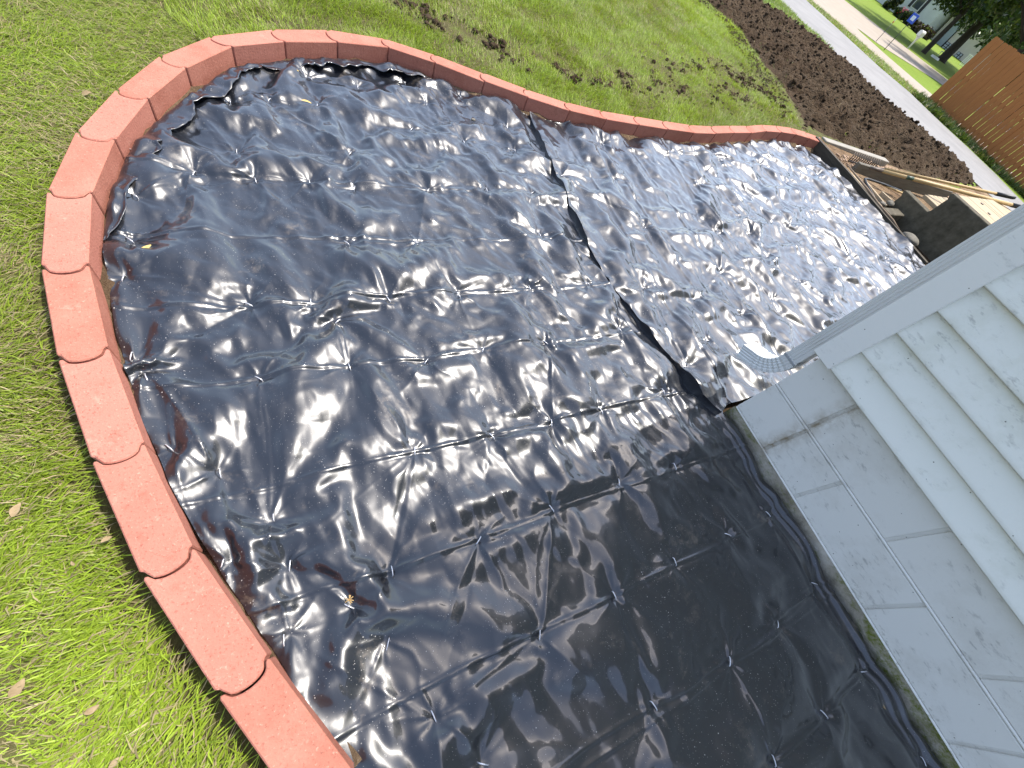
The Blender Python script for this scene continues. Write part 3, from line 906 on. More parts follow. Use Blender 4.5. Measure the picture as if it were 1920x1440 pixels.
ORD = ['', 'first', 'second', 'third', 'fourth', 'fifth', 'sixth', 'seventh', 'eighth', 'ninth', 'tenth', 'eleventh', 'twelfth', 'thirteenth', 'fourteenth', 'fifteenth', 'sixteenth', 'seventeenth', 'eighteenth', 'nineteenth', 'twentieth']
def brick_label(i):
    if i == 0: return 'red edging brick cut off by the bottom edge of the photo'
    if i <= 9: return 'red edging brick beside the left lawn, %s whole one from the bottom' % ORD[i]
    if i <= 14: return 'red edging brick on the top curve of the bed, %s from its left' % ORD[i - 9]
    n = 29 - i
    return 'last red edging brick, touching the dark end board' if n == 1 else 'red edging brick in the wavy far row, %s from the dark end board' % ORD[n]
for i in range(29):
    me, loc = brick_mesh(i)
    prop(link('edging_brick', me, M_BRICK, loc=loc), brick_label(i), 'edging brick', 'red edging bricks around the bed')

# strip of bare earth between bricks and plastic
def gap_mesh():
    inn = smooth_line(BR_IN, 3)
    V = []; F = []
    for k, (x, y) in enumerate(inn):
        a = Vector(inn[max(k - 1, 0)]); b = Vector(inn[min(k + 1, len(inn) - 1)])
        d = (b - a).normalized(); nrm = Vector((d.y, -d.x))
        for q, (off, z) in enumerate(((-.03, .0), (.012, .004), (.04, -.012), (.12, -.05))):
            V.append((x + nrm.x * off, y + nrm.y * off, z + .008 * math.sin(k * 1.7 + q) + .006 * math.sin(k * 3.1)))
    for k in range(len(inn) - 1):
        for q in range(3): F.append((4 * k + q, 4 * k + q + 1, 4 * k + q + 5, 4 * k + q + 4))
    return np_mesh('bed_soil', V, F, True)
prop(link('bed_soil', gap_mesh(), M_SOIL_PALE), kind='structure')
fl = draped('bed_floor', [(0.1,-2.1),(1.7,-2.1),(1.7,.2),(5.5,.2),(5.5,1.7),(5.3,2.75),(2,2.3),(.6,2.55),(-.3,1.9),(-.45,1.2),(-.2,.2)], M_SOIL, -0.055, 0.15)

# ------------------------------------------------------------------ the house at the right
def m_paint(name, col, stain=(0.33, 0.29, 0.21), amt=0.5, crack=False):
    m = mat(name, rough=0.6, spec=0.35); t = NT(m)
    p = t.pos()
    n1 = t.noise(p, 5, 6, 0.7); n2 = t.noise(p, 130, 4, 0.7); n3 = t.noise(t.pos((1, .35, 1)), 60, 3, .7)
    sp = t.voro(p, 26)
    c = t.mix(t.ramp(n1, [(.5, 0), (.78, amt)]), col, stain)
    c = t.mix(t.math('MULTIPLY', t.ramp(n3, [(.56, 0), (.68, .65)]), t.ramp(n1, [(.47, 0), (.60, 1)])), c, tuple(x * .45 for x in col))
    c = t.mix(t.math('LESS_THAN', sp, 0.045), c, (0.10, 0.09, 0.07))
    if crack:                       # rusty seepage along the leaking upright joint, mildew by the ground
        g = t.n('ShaderNodeNewGeometry'); s3 = t.n('ShaderNodeSeparateXYZ'); t.l(g.outputs['Position'], s3.inputs[0])
        dy = t.math('ABSOLUTE', t.math('SUBTRACT', t.math('ADD', s3.outputs['Y'], t.math('MULTIPLY', t.noise(p, 25, 3, .6), .03)), .075))
        k = t.ramp(dy, [(.0, .95), (.012, .55), (.05, 0)])
        k = t.math('MULTIPLY', k, t.ramp(t.noise(p, 18, 5, .7), [(.38, .1), (.6, 1)]))
        c = t.mix(k, c, (.26, .20, .12))
        low = t.math('MULTIPLY', t.ramp(s3.outputs['Z'], [(.03, 1), (.08, 0)]), t.ramp(t.noise(t.pos((1, .6, 1)), 70, 4, .75), [(.56, 0), (.68, .6)]))
        c = t.mix(low, c, (.20, .18, .13))
    t.set(col=c, nrm=t.bump(t.math('ADD', n2, t.math('MULTIPLY', t.noise(p, 22, 4, .7), 1.5)), 0.30, 0.0016))
    return m
M_BLOCK = m_paint('painted_block', (0.68, 0.665, 0.62), (0.36, 0.32, 0.25), .35, True)
M_SIDING = m_paint('white_vinyl', (0.75, 0.745, 0.68), (0.52, 0.52, 0.41), .6)
M_TRIM = m_paint('white_trim', (0.75, 0.735, 0.69), (0.6, 0.6, 0.56), .25)
M_ALU = mat('painted_aluminium', (0.64, 0.64, 0.62), 0.35, 0.6)

def m_footing():
    m = mat('mossy_footing', rough=0.95, spec=0.15); t = NT(m)
    p = t.pos(); n1 = t.noise(p, 7, 6, .75); n2 = t.noise(p, 90, 4, .7)
    c = t.ramp(n1, [(.30, (.10, .085, .06)), (.5, (.27, .24, .19)), (.72, (.40, .37, .32))])
    moss = t.ramp(t.noise(t.pos((1, .5, 1)), 9, 6, .75), [(.47, 0), (.58, 1)])
    c = t.mix(t.math('MULTIPLY', moss, t.ramp(n2, [(.3, .2), (.6, 1)])), c, (.10, .115, .018))
    t.set(col=c, nrm=t.bump(n2, .8, .006))
    return m
M_FOOT = m_footing()

house = prop(empty('house', (1.62, -1.2, 0)), 'white house corner with pale grey block footing under clapboard siding at the right', 'house')
HO = Vector((1.62, -1.2, 0))
def hpart(name, me, m, parent=None, loc=None):
    o = bpy.data.objects.new(name, me)
    if len(me.materials) == 0: me.materials.append(m)
    C.objects.link(o)
    o.parent = parent or house
    if parent is None: o.matrix_parent_inverse = Matrix.Translation(-HO)
    if loc is not None: o.location = loc
    return o
YC = .26
# core behind the pieces (mortar face), footing, upper wall
hpart('wall', box_me('wall', (1.628, -5.0, -.20), (9.0, YC - .008, 2.7)), M_BLOCK)
FOOT = [YC - .001, -.147 - .20, -.147 - .60, -1.55]
def foot_mesh():
    gy = np.arange(-1.9, YC + .001, .02); gz = np.linspace(-.12, .022, 8)
    V = []; F = []
    for y_ in gy:
        for z_ in gz:
            V.append((1.617 - .010 * (1 - max(0, (z_ + .12) / .142)) - .012 * (float(vnoise(np.array(y_ / .05), np.array(z_ / .03), 3, 3)) + .3) * (z_ < .015), y_, z_))
    n = len(gz)
    for a in range(len(gy) - 1):
        for b in range(n - 1): F.append((a * n + b, a * n + b + 1, (a + 1) * n + b + 1, (a + 1) * n + b))
    return np_mesh('footing', V, F, True)
hpart('footing', foot_mesh(), M_FOOT)

def block(y0, y1, z0, z1, seed):
    """face block on the wall facing the bed; slightly uneven front, eased edges"""
    g = .006
    bm = bmesh.new()
    add_box(bm, (1.6205, y0 + g, z0 + g), (1.66, y1 - g, z1 - g), .0035, seg=2)
    hpart('block', bm_mesh('block', bm), M_BLOCK)
low = [YC + .004, .056, -.147, -.554, -.95, -1.36, -1.77]
upp = [YC + .004, .065, -.352, -.752, -1.16, -1.57]
for a, b in zip(low, low[1:]): block(b, a, .022, .223, 1)
for a, b in zip(upp, upp[1:]): block(b, a, .223, .424, 2)
# return wall around the corner
for k in range(18):
    for r, (z0, z1) in enumerate(((.022, .223), (.223, .424))):
        a = 1.664 + .406 * k + (0 if r else .2); b = a + .406
        if b < 8.9: hpart('block', box_me('block', (a + .0045, YC - .03, z0 + .0045), (b - .0045, YC + .0015, z1 - .0045), .003), M_BLOCK)
# mortar beads standing slightly proud along the courses
for z_ in (.0225, .2235):
    hpart('mortar_line', tube_me('mortar_line', [(1.6225, YC - .004, z_), (1.6225, -.6, z_), (1.6225, -1.75, z_)], .0052, 8), M_BLOCK)

def siding_board(z0, z1):
    """one lap: leans out at the bottom, drip lip underneath; along wall A and around the corner on wall B"""
    def strip(p0, p1, n):
        d = (p1 - p0)
        prof = [(.002, z1 + .012), (.005, z1 - .001), (.021, z0 + .014), (.024, z0 + .004), (.0225, z0), (.001, z0 + .0015)]
        V = []; 
        for q in (p0, p1):
            for o_, z_ in prof: V.append((q + n * o_).to_tuple()[:2] + (z_,))
        k = len(prof)
        return V, [(i, i + 1, k + i + 1, k + i) for i in range(k - 1)]
    V, F = strip(Vector((1.614, YC - .05, 0)), Vector((1.614, -2.2, 0)), Vector((-1, 0, 0)))
    me = np_mesh('siding_board', V, F)
    hpart('siding_board', me, M_SIDING)
    V, F = strip(Vector((1.67, YC + .004, 0)), Vector((9.0, YC + .004, 0)), Vector((0, 1, 0)))
    hpart('siding_board', np_mesh('siding_board', V, F), M_SIDING)
z_ = .425
while z_ < 2.66:
    siding_board(z_, z_ + .104); z_ += .104
bm = bmesh.new()
add_box(bm, (1.584, .206, .421), (1.625, YC + .026, 2.68), .0025)
add_box(bm, (1.6252, YC - .005, .421), (1.672, YC + .026, 2.68), .0025)
hpart('corner_trim', bm_mesh('corner_trim', bm), M_TRIM)
# roof: eave over the bed, seen only in reflections and by its shadow
bm = bmesh.new()
add_box(bm, (1.48, -6.0, 2.70), (9.2, YC + .06, 2.74))
add_box(bm, (1.46, -6.0, 2.66), (1.4795, YC + .08, 2.86))
add_box(bm, (1.48, YC + .0605, 2.66), (9.2, YC + .08, 2.86))
hpart('eave', bm_mesh('eave', bm), M_TRIM)
rf = [(1.45, YC + .09, 2.865), (9.2, YC + .09, 2.865), (9.2, -2.9, 4.3), (4.6, -2.9, 4.3), (1.45, -6, 2.865)]
rb = bmesh.new(); vv = [rb.verts.new(p) for p in rf]; rb.faces.new(vv[:4]); rb.faces.new((vv[0], vv[3], vv[4]))
hpart('roof', bm_mesh('roof', rb), mat('asphalt_shingle', (.09, .085, .08), .9))
# downspout with crimped elbow
def ribbed(bm, path, frames, w, d, ribs):
    """rectangular pipe with ribs swept along path; frames = (u, v) unit vectors across"""
    prof = []
    def side(a, b, n):
        for k in range(n):
            f = k / n; r = .0022 * (1 if ribs and .12 < f < .88 and (int(f * 10) % 2) else 0)
            p = a.lerp(b, f); c = Vector((0, 0)); q = p - p.normalized() * r
            prof.append(q)
    cw = [Vector((-w / 2, -d / 2)), Vector((w / 2, -d / 2)), Vector((w / 2, d / 2)), Vector((-w / 2, d / 2))]
    for k in range(4): side(cw[k], cw[(k + 1) % 4], 20)
    rings = []
    for p, (u, v), s in zip(path, frames, [1.0] * len(path)):
        rings.append([bm.verts.new(Vector(p) + Vector(u) * q.x + Vector(v) * q.y) for q in prof])
    n = len(prof)
    for r0, r1 in zip(rings, rings[1:]):
        for k in range(n): bm.faces.new((r0[k], r0[(k + 1) % n], r1[(k + 1) % n], r1[k]))
    bmesh.ops.recalc_face_normals(bm, faces=bm.faces[:])
bm = bmesh.new()
DX, DY = 1.712, .318
ribbed(bm, [(DX, DY, .288), (DX, DY, 2.6)], [((1, 0, 0), (0, 1, 0))] * 2, .080, .056, True)
ds = hpart('downspout', bm_mesh('downspout', bm), M_ALU)
bm = bmesh.new()
path = []; fr = []
for k in range(25):
    t_ = k / 24
    ang = math.radians(70) * min(1, max(0, (t_ - .12) / .62))
    if k == 0: p = Vector((DX, DY, .305))
    else: p = path[-1] + Vector((0, math.sin(ang), -math.cos(ang))) * (.0098)
    path.append(p)
    v = Vector((0, math.cos(ang), math.sin(ang)))
    s = 1.03 - .07 * (k % 2) if 3 < k < 18 else 1.03
    fr.append((Vector((1, 0, 0)) * s, v * s))
ribbed(bm, path, fr, .083, .059, True)
hpart('band', box_me('band', (DX - .0435, DY - .0315, .287), (DX + .0435, DY + .0315, .299), .002), mat('band_grey', (.30, .31, .32), .4), parent=ds)
eb = hpart('elbow', bm_mesh('elbow', bm), M_ALU, parent=ds)
# ------------------------------------------------------------------ things at the far right end of the bed
def m_wood(name, a, b, grain=(1, 12, 12), sc=6, rough=.8):
    m = mat(name, rough=rough, spec=.25); t = NT(m)
    p = t.coord('Object', grain)
    n1 = t.noise(p, sc, 5, .65, .4); n2 = t.noise(t.coord('Object'), 4, 4, .6)
    oi = t.n('ShaderNodeObjectInfo')
    c = t.ramp(n1, [(.32, a), (.68, b)])
    c = t.mix(t.math('MULTIPLY', n2, .35), c, tuple(x * .6 for x in a))
    c = t.mix(t.math('MULTIPLY', oi.outputs['Random'], .3), c, tuple(x * .75 for x in b))
    t.set(col=c, nrm=t.bump(n1, .3, .003))
    return m
M_GREYWOOD = m_wood('weathered_timber', (.20, .185, .155), (.36, .33, .28))
M_PLANK = m_wood('grey_plank_wood', (.085, .075, .058), (.19, .17, .135))
M_DECK = m_wood('pale_deck_board', (.34, .265, .17), (.46, .37, .255), grain=(14, 1, 14))
M_DARKWOOD = m_wood('dark_end_board', (.040, .033, .025), (.095, .08, .06), grain=(12, 1, 12))
M_HANDLE = m_wood('ash_handle', (.40, .27, .12), (.55, .40, .20), rough=.45)
M_BLACKRUB = mat('black_grip', (.012, .012, .013), .5)
M_RUST = mat('dark_steel', (.10, .075, .06), .55, .5, .3)
M_STEP = m_concrete('step_concrete', (.060, .052, .036), (.15, .132, .098), 5.5, .9)
M_STONE = m_concrete('pale_stone', (.12, .11, .09), (.24, .22, .185), 6, .5)

draped('chip_path', [(4.9,2.74),(5.5,2.84),(6.6,2.68),(9.2,2.62),(11.8,3.15),(11.8,2.0),(8,1.0),(4.9,1.9)], m_soil('wood_chips', 3.4), .024, .12)
x, y = scatter(900, [(4.95,2.5),(6.4,2.62),(8.8,2.5),(8.8,2.2),(6.5,2.25),(5.0,2.3)], 201)
prop(rocks('wood_chips', np.stack([x, y, terrain(x, y) + .03], -1), .008 + .018 * np.random.default_rng(5).random(len(x)) ** 2, mat('chip_bark', (.33, .22, .14), .9), 202, .4), kind='stuff')

def plank(name, p0, p1, w, z0, z1, m, bevel=.004):
    """straight plank between two ground points"""
    a = Vector((*p0, 0)); b = Vector((*p1, 0)); L = (b - a).length
    ang = math.atan2(b.y - a.y, b.x - a.x)
    o = link(name, box_me(name, (0, -w / 2, z0), (L, w / 2, z1), bevel), m)
    o.location = a; o.rotation_euler = (0, 0, ang)
    return o
bm = bmesh.new()
eb_ = [(1.02, .022), (1.6, .045), (2.1, .072), (2.64, .088)]
lo_ = [[bm.verts.new((x_, y_, -.09)) for y_, _ in eb_] for x_ in (4.855, 4.893)]; hi_ = [[bm.verts.new((x_, y_, z_)) for y_, z_ in eb_] for x_ in (4.855, 4.893)]
for k in range(3):
    bm.faces.new((lo_[0][k], lo_[0][k + 1], hi_[0][k + 1], hi_[0][k])); bm.faces.new((lo_[1][k], hi_[1][k], hi_[1][k + 1], lo_[1][k + 1])); bm.faces.new((hi_[0][k], hi_[0][k + 1], hi_[1][k + 1], hi_[1][k]))
for k in (0, 3): bm.faces.new((lo_[0][k], hi_[0][k], hi_[1][k], lo_[1][k]))
bmesh.ops.recalc_face_normals(bm, faces=bm.faces[:])
prop(link('end_board', bm_mesh('end_board', bm), M_DARKWOOD), 'dark board on edge closing the far end of the plastic lined bed', 'board')
prop(plank('landscape_timber', (5.28, 2.775), (6.45, 2.60),   .085, -.07, .028, M_GREYWOOD), 'pale grey landscape timber between the topsoil and the rake head', 'timber')
prop(plank('grey_plank', (5.235, 2.285), (7.1, 2.03), .042, -.02, .095, M_PLANK), 'long grey plank standing on edge beneath the wooden tool handles', 'plank')
for i, (p0, p1, lab) in enumerate((((5.02, 2.18), (4.975, 1.70), 'thin pale lath nearest the dark end board of the bed'),
                                   ((5.19, 2.09), (5.10, 1.72), 'thin pale lath in the middle between end board and concrete steps'),
                                   ((5.32, 1.93), (5.345, 1.79), 'short pale lath against the foot of the concrete steps'))):
    prop(plank('wood_lath', p0, p1, .022, -.05, .045, M_DECK, .002), lab, 'lath', 'pale laths on edge in the gap by the steps')
prop(link('black_tube', tube_me('black_tube', [(4.96, 1.70, .02), (5.03, 1.86, .04), (5.085, 2.02, .055), (5.13, 2.075, .06), (5.20, 2.08, .06), (5.45, 2.03, .06), (5.74, 1.965, .055)], .011), M_BLACKRUB), 'bent black tube lying in the gap beside the grey plank', 'tube')
prop(link('yellow_stick', tube_me('yellow_stick', [(5.46, 2.03, .05), (5.60, 1.985, .052), (5.76, 1.93, .05)], [.008, .010, .009]), M_HANDLE), 'short yellow brown stick in the gap behind the lower step', 'stick')
prop(link('bare_root', tube_me('bare_root', [(4.935, 2.22, .085), (4.93, 2.05, .075), (4.915, 1.9, .07), (4.905, 1.72, .055), (4.89, 1.5, .05), (4.88, 1.36, .03)], [.004, .008, .009, .008, .007, .004]), mat('root_bark', (.22, .16, .11), .9)), 'thin brown root lying along the back of the dark end board', 'root')

# precast steps climbing towards the house, with a boarded landing
steps = prop(empty('concrete_steps', (5.43, 1.2, 0)), 'rough grey two step concrete stair with rounded nosings beside the house', 'steps')
def step_mesh():
    prof = [(.28, -.12), (1.80, -.12), (1.795, .10), (1.815, .13), (1.82, .145), (1.81, .155), (1.52, .152), (1.51, .17), (1.505, .30), (1.525, .325), (1.528, .34), (1.515, .352), (.28, .36)]
    bm = bmesh.new()
    a = [bm.verts.new((5.37, y, z)) for y, z in prof]; b = [bm.verts.new((5.47, y, z)) for y, z in prof]
    bm.faces.new(a); bm.faces.new(b[::-1]); n = len(prof)
    for i in range(n): bm.faces.new((a[i], b[i], b[(i + 1) % n], a[(i + 1) % n]))
    bmesh.ops.recalc_face_normals(bm, faces=bm.faces[:])
    ed = [e for e in bm.edges if abs(e.verts[0].co.x - e.verts[1].co.x) < 1e-4]
    bmesh.ops.bevel(bm, geom=ed, offset=.009, segments=2, profile=.5, affect='EDGES', clamp_overlap=True)
    return bm_mesh('side_panel', bm)
def child(name, me, m, par):
    o = bpy.data.objects.new(name, me)
    if len(me.materials) == 0: me.materials.append(m)
    C.objects.link(o); o.parent = par
    o.matrix_parent_inverse = Matrix.Translation(par.location).inverted()
    return o
child('side_panel', step_mesh(), M_STEP, steps)
rg = random.Random(3)
xs = [5.475, 5.62, 5.72, 5.99, 6.06, 6.20, 6.42, 6.62]
for a, b in zip(xs, xs[1:]):
    child('landing_board', box_me('landing_board', (a + .004, .30, .31 + rg.uniform(-.001, .002)), (b - .004, 1.515 + rg.uniform(-.004, .004), .345 + rg.uniform(-.002, .002)), .003), M_DECK, steps)
xs = [5.84, 5.93, 6.05, 6.14, 6.26, 6.40]
for a, b in zip(xs, xs[1:]):
    child('tread_board', box_me('tread_board', (a + .004, 1.50, .105), (b - .004, 1.815 + rg.uniform(-.006, .006), .14), .003), M_DECK, steps)
for p in ((5.90, 1.425), (5.78, 1.285)):
    child('bolt_plate', box_me('bolt_plate', (p[0] - .014, p[1] - .014, .346), (p[0] + .014, p[1] + .014, .350), .001), M_RUST, steps)
child('foot_block', box_me('foot_block', (5.02, 1.60, -.06), (5.33, 1.70, .035), .006), M_STEP, steps)

def stone(name, c, r, seed, lab, cat='stone', m=None):
    bm = bmesh.new(); bmesh.ops.create_icosphere(bm, subdivisions=3, radius=1)
    for v in bm.verts:
        n = v.co.normalized(); f = 1 + .18 * float(vnoise(np.array(n.x * 1.3 + seed), np.array(n.y * 1.3 + n.z), seed, 3))
        v.co = Vector((n.x * r[0], n.y * r[1], n.z * r[2])) * f
    o = link(name, bm_mesh(name, bm, True), m or M_STONE, loc=c)
    return prop(o, lab, cat)
stone('round_stone', (5.12, 1.335, -.01), (.065, .085, .04), 1, 'pale rounded stone in the dark gap under the concrete steps')
stone('pebble', (5.08, 1.745, .035), (.035, .028, .02), 2, 'small whitish pebble lying near the foot of the laths')
stone('pebble', (5.235, 1.755, .04), (.04, .035, .025), 3, 'pinkish pale pebble touching the lower concrete step')

# rake and shovel lying across the landing
rake = prop(empty('garden_rake', (5.55, 2.3, .05)), 'iron bow rake lying tines up with a pale wooden handle and black grip', 'rake')
hA = Vector((5.19, 2.36, .055)); hB = Vector((5.60, 2.29, .065))
child('rake_head', tube_me('rake_head', [hA, hB], .009, 6), M_RUST, rake)
for k in range(13):
    p = hA.lerp(hB, k / 12)
    child('tine', tube_me('tine', [p, p + Vector((.004, .004, .045)), p + Vector((.012, .022, .082))], [.006, .0055, .003], 6), M_RUST, rake)
child('bow', tube_me('bow', [hB, hB + Vector((.03, -.015, .015)), Vector((5.70, 2.235, .105))], .007, 6), M_RUST, rake)
r0 = Vector((5.69, 2.235, .105)); r1 = Vector((6.811, 1.505, .405))
child('handle', tube_me('handle', [r0, r0.lerp(r1, .5), r0.lerp(r1, .86)], .0135), M_HANDLE, rake)
child('grip', tube_me('grip', [r0.lerp(r1, .855), r0.lerp(r1, .99), r1], [.018, .018, .013], 10), M_BLACKRUB, rake)
shov = prop(empty('long_handled_tool', (5.4, 2.17, .12)), 'long yellow wooden tool handle with a dark band lying over the grey plank', 'tool')
s0 = Vector((5.36, 2.165, .118)); s1 = Vector((6.667, 1.36, .40)); s2 = s0.lerp(s1, 1.35)
child('handle', tube_me('handle', [s0.lerp(s2, .02), s0.lerp(s2, .3), s0.lerp(s2, .70)], [.016, .0175, .0175], 10), M_HANDLE, shov)
child('ferrule', tube_me('ferrule', [s0 - (s2 - s0) * .03, s0.lerp(s2, .03)], [.013, .0185], 8), M_RUST, shov)
child('dark_band', tube_me('dark_band', [s0.lerp(s2, .15), s0.lerp(s2, .185)], .0185, 10), mat('dark_green_band', (.03, .06, .035), .5), shov)
child('grip', tube_me('grip', [s0.lerp(s2, .69), s0.lerp(s2, .98), s2], [.020, .020, .014], 10), M_BLACKRUB, shov)

# ------------------------------------------------------------------ landscape staples
M_STAPLE = mat('bright_wire', (.62, .62, .64), .28, .8, .5)
def staple_mesh():
    pts = []
    w, h_ = .0125, .0045
    pts = [(0, -w, -.03), (0, -w, .000), (0, -w * .8, h_ * .75), (0, 0, h_), (0, w * .8, h_ * .75), (0, w, 0), (0, w, -.03)]
    return tube_me('landscape_staple', pts, .0016, 6)
SM = staple_mesh(); SM.materials.append(M_STAPLE)
ROWS = [(-1.0, 'lowest'), (-.71, 'second lowest'), (-.46, 'third lowest'), (-.178, 'fourth lowest'), (.10, 'fifth lowest'), (.385, 'sixth lowest'), (.705, 'seventh lowest'), (.98, 'eighth lowest'), (1.27, 'ninth lowest'), (1.58, 'tenth lowest')]
def staple_labels():
    out = {}
    rows = {}; edge = []; top = []
    for p in PIN_NEAR:
        d = float(seg_dist(np.array(p[0]), np.array(p[1]), EDGE_NEAR)[0])
        if d < .075 and p[1] < 2.35: edge.append(p); continue
        r = [n for y, n in ROWS if abs(p[1] - y) < .075]
        if r: rows.setdefault(r[0], []).append(p)
        else: top.append(p)
    for n, ps in rows.items():
        for k, p in enumerate(sorted(ps)): out[p] = 'wire staple on the %s plastic crease, %s from its left end' % (n, ORD[k + 1])
    for k, p in enumerate(sorted(edge, key=lambda q: q[1])): out[p] = 'wire staple at the sheet edge by the left bricks, %s from the bottom' % ORD[k + 1]
    for k, p in enumerate(sorted(top, key=lambda q: -q[1])): out[p] = 'wire staple in the upper sheet, %s away from the top curve of bricks' % ORD[k + 1]
    for lo, hi, n in ((0, 1.75, 'right beside the overlap seam'), (1.75, 2.5, 'a little beyond the overlap seam'), (2.5, 3.2, 'in the middle of the far sheet'), (3.2, 9, 'near the dark end board')):
        for k, p in enumerate(sorted([q for q in PIN_FAR if lo <= q[0] < hi], key=lambda q: -q[1])): out[p] = 'wire staple %s, %s from the brick row' % (n, ORD[k + 1])
    return out
SL = staple_labels()
rg = random.Random(9)
for far, pins, zf in ((False, PIN_NEAR, zb_near), (True, PIN_FAR, zb_far)):
    for px, py in pins:
        o = bpy.data.objects.new('landscape_staple', SM); C.objects.link(o)
        o.location = (px, py, float(zf(np.array([px]), np.array([py]))[0]) + .0015)
        o.rotation_euler = (rg.uniform(-.2, .2), rg.uniform(-.15, .15), rg.gauss(.15, .45) if not far else rg.gauss(1.3, .5))
        prop(o, SL[(px, py)], 'staple', 'wire staples pinning the black plastic')

# ------------------------------------------------------------------ fallen leaves and bits
def leaf(loc, L, W, az, m, lab, seed, tilt=.25, cat='leaf', name='fallen_leaf'):
    r = random.Random(seed); bm = bmesh.new(); n = 7
    mid = []; lf = []; rt = []
    for k in range(n):
        t_ = k / (n - 1); hw = W / 2 * math.sin(math.pi * (t_ * .92 + .04)) ** .8 * (1.1 - .4 * t_)
        z = .10 * L * math.sin(t_ * 2.6) 
        mid.append(bm.verts.new((L * (t_ - .5), 0, z - .12 * hw))); lf.append(bm.verts.new((L * (t_ - .5), hw, z + .35 * hw))); rt.append(bm.verts.new((L * (t_ - .5), -hw * r.uniform(.8, 1.1), z + .25 * hw)))
    for k in range(n - 1):
        bm.faces.new((mid[k], mid[k + 1], lf[k + 1], lf[k])); bm.faces.new((rt[k], rt[k + 1], mid[k + 1], mid[k]))
    o = link(name, bm_mesh(name, bm, True), m, loc=loc)
    o.rotation_euler = (r.uniform(-tilt, tilt), r.uniform(-tilt, tilt), az)
    return prop(o, lab, cat)
M_YEL = m_concrete('yellow_leaf', (.55, .38, .13), (.66, .50, .20), 30, .2)
M_DRY = m_concrete('dry_leaf', (.24, .17, .09), (.36, .27, .16), 30, .2)
leaf((-.368, 1.177, .014), .062, .020, .8, M_YEL, 'largest yellow leaf, on the left side of the black plastic', 1)
leaf((-.134, 2.061, .020), .055, .016, -1.0, M_YEL, 'narrow yellow leaf in the crumpled plastic at the upper left bend', 2)
leaf((.167, 2.303, .022), .050, .018, -.2, M_YEL, 'yellow leaf on the plastic just under the top curve of bricks', 3)
leaf((.193, 2.083, .014), .040, .012, -.2, M_YEL, 'small pale yellow leaf lying below the one at the top curve', 4)
leaf((1.50, -.80, -.022), .040, .013, 1.9, M_DRY, 'dry curled leaf on the shaded plastic near the block wall', 5)
for i, (p, L, az, lab) in enumerate((((-.429, .032, .045), .034, .3, 'round tan leaf on the lawn left of the lowest bricks'), ((-.56, .44, .045), .045, 1.2, 'dry leaf on the grass at the left photo edge'),
        ((-.416, .333, .05), .03, .5, 'curled beige leaf in the grass closest to the left bricks'), ((-.468, .303, .045), .018, 2, 'tiny pale leaf scrap in the lower left grass'),
        ((-.519, 1.91, .04), .05, .2, 'brown leaf in the grass outside the upper left bend'), ((-.53, .109, .045), .05, .9, 'pale torn leaf in the grass at the lower left photo edge'), ((-.393, -.065, .045), .036, .4, 'pale leaf at the very bottom edge of the lawn'))):
    leaf((p[0], p[1], p[2] - .010), L * .62, L * .38, az, M_DRY, lab, 20 + i, .5)
bm = bmesh.new(); r = random.Random(4)
for k in range(9):
    a = r.uniform(0, 6.28); q = Vector((math.cos(a), math.sin(a), r.uniform(.1, .8))) * .010
    add_tube(bm, [q * -.3, q * .4 + Vector((0, 0, .006)), q], .0008, 4)
prop(link('straw_tuft', bm_mesh('straw_tuft', bm), mat('straw', (.50, .33, .13), .8), loc=(.016, .058, .012)), 'little tan straw tuft caught at a staple low on the plastic', 'straw')
stone('pale_pebble', (1.019, 2.148, .012), (.012, .009, .007), 5, 'cream pebble on the plastic left of the overlap seam')
# ------------------------------------------------------------------ wooden fence beyond the driveway
M_FENCE = m_wood('brown_stain', (.31, .115, .032), (.40, .16, .048), grain=(10, 10, 1), rough=.7)
fence = prop(empty('board_fence', (18.4, 4.5, -.6)), 'brown stained vertical board fence beyond the grey driveway', 'fence')
FX = 18.4
rg = random.Random(12)
fb = {}
y_ = 8.07; k = 0
while y_ > 1.0:
    w = .136
    v = k % 4
    if v not in fb:
        z1 = 1.150 + (.004, -.003, .006, 0)[v]
        bm = bmesh.new()
        pts = [(-w / 2, -.95), (w / 2, -.95), (w / 2, z1 - .03), (w / 2 - .02, z1), (-w / 2 + .02, z1), (-w / 2, z1 - .03)]
        a = [bm.verts.new((-.007, y, z)) for y, z in pts]; b = [bm.verts.new((.007, y, z)) for y, z in pts]
        bm.faces.new(a); bm.faces.new(b[::-1])
        for i in range(6): bm.faces.new((a[i], b[i], b[(i + 1) % 6], a[(i + 1) % 6]))
        bmesh.ops.recalc_face_normals(bm, faces=bm.faces[:])
        fb[v] = bm_mesh('board', bm); fb[v].materials.append(M_FENCE)
    o = bpy.data.objects.new('board', fb[v]); C.objects.link(o); o.parent = fence
    o.matrix_parent_inverse = Matrix.Translation(fence.location).inverted()
    o.location = (FX + rg.uniform(-.003, .003), y_ - w / 2, rg.uniform(-.008, .008)); o.rotation_euler = (rg.uniform(-.003, .003), 0, rg.uniform(-.02, .02))
    y_ -= w + rg.choice((.005, .008, .013, .017, .021)); k += 1
for z_ in (-.42, .25, .92):
    child('rail', box_me('rail', (FX + .012, .9, z_ - .045), (FX + .05, 8.06, z_ + .045), .003), M_FENCE, fence)
for y_ in (8.02, 5.6, 3.2, 1.0):
    child('post', box_me('post', (FX + .052, y_ - .045, -1.2), (FX + .142, y_ + .045, 1.12), .004), M_FENCE, fence)

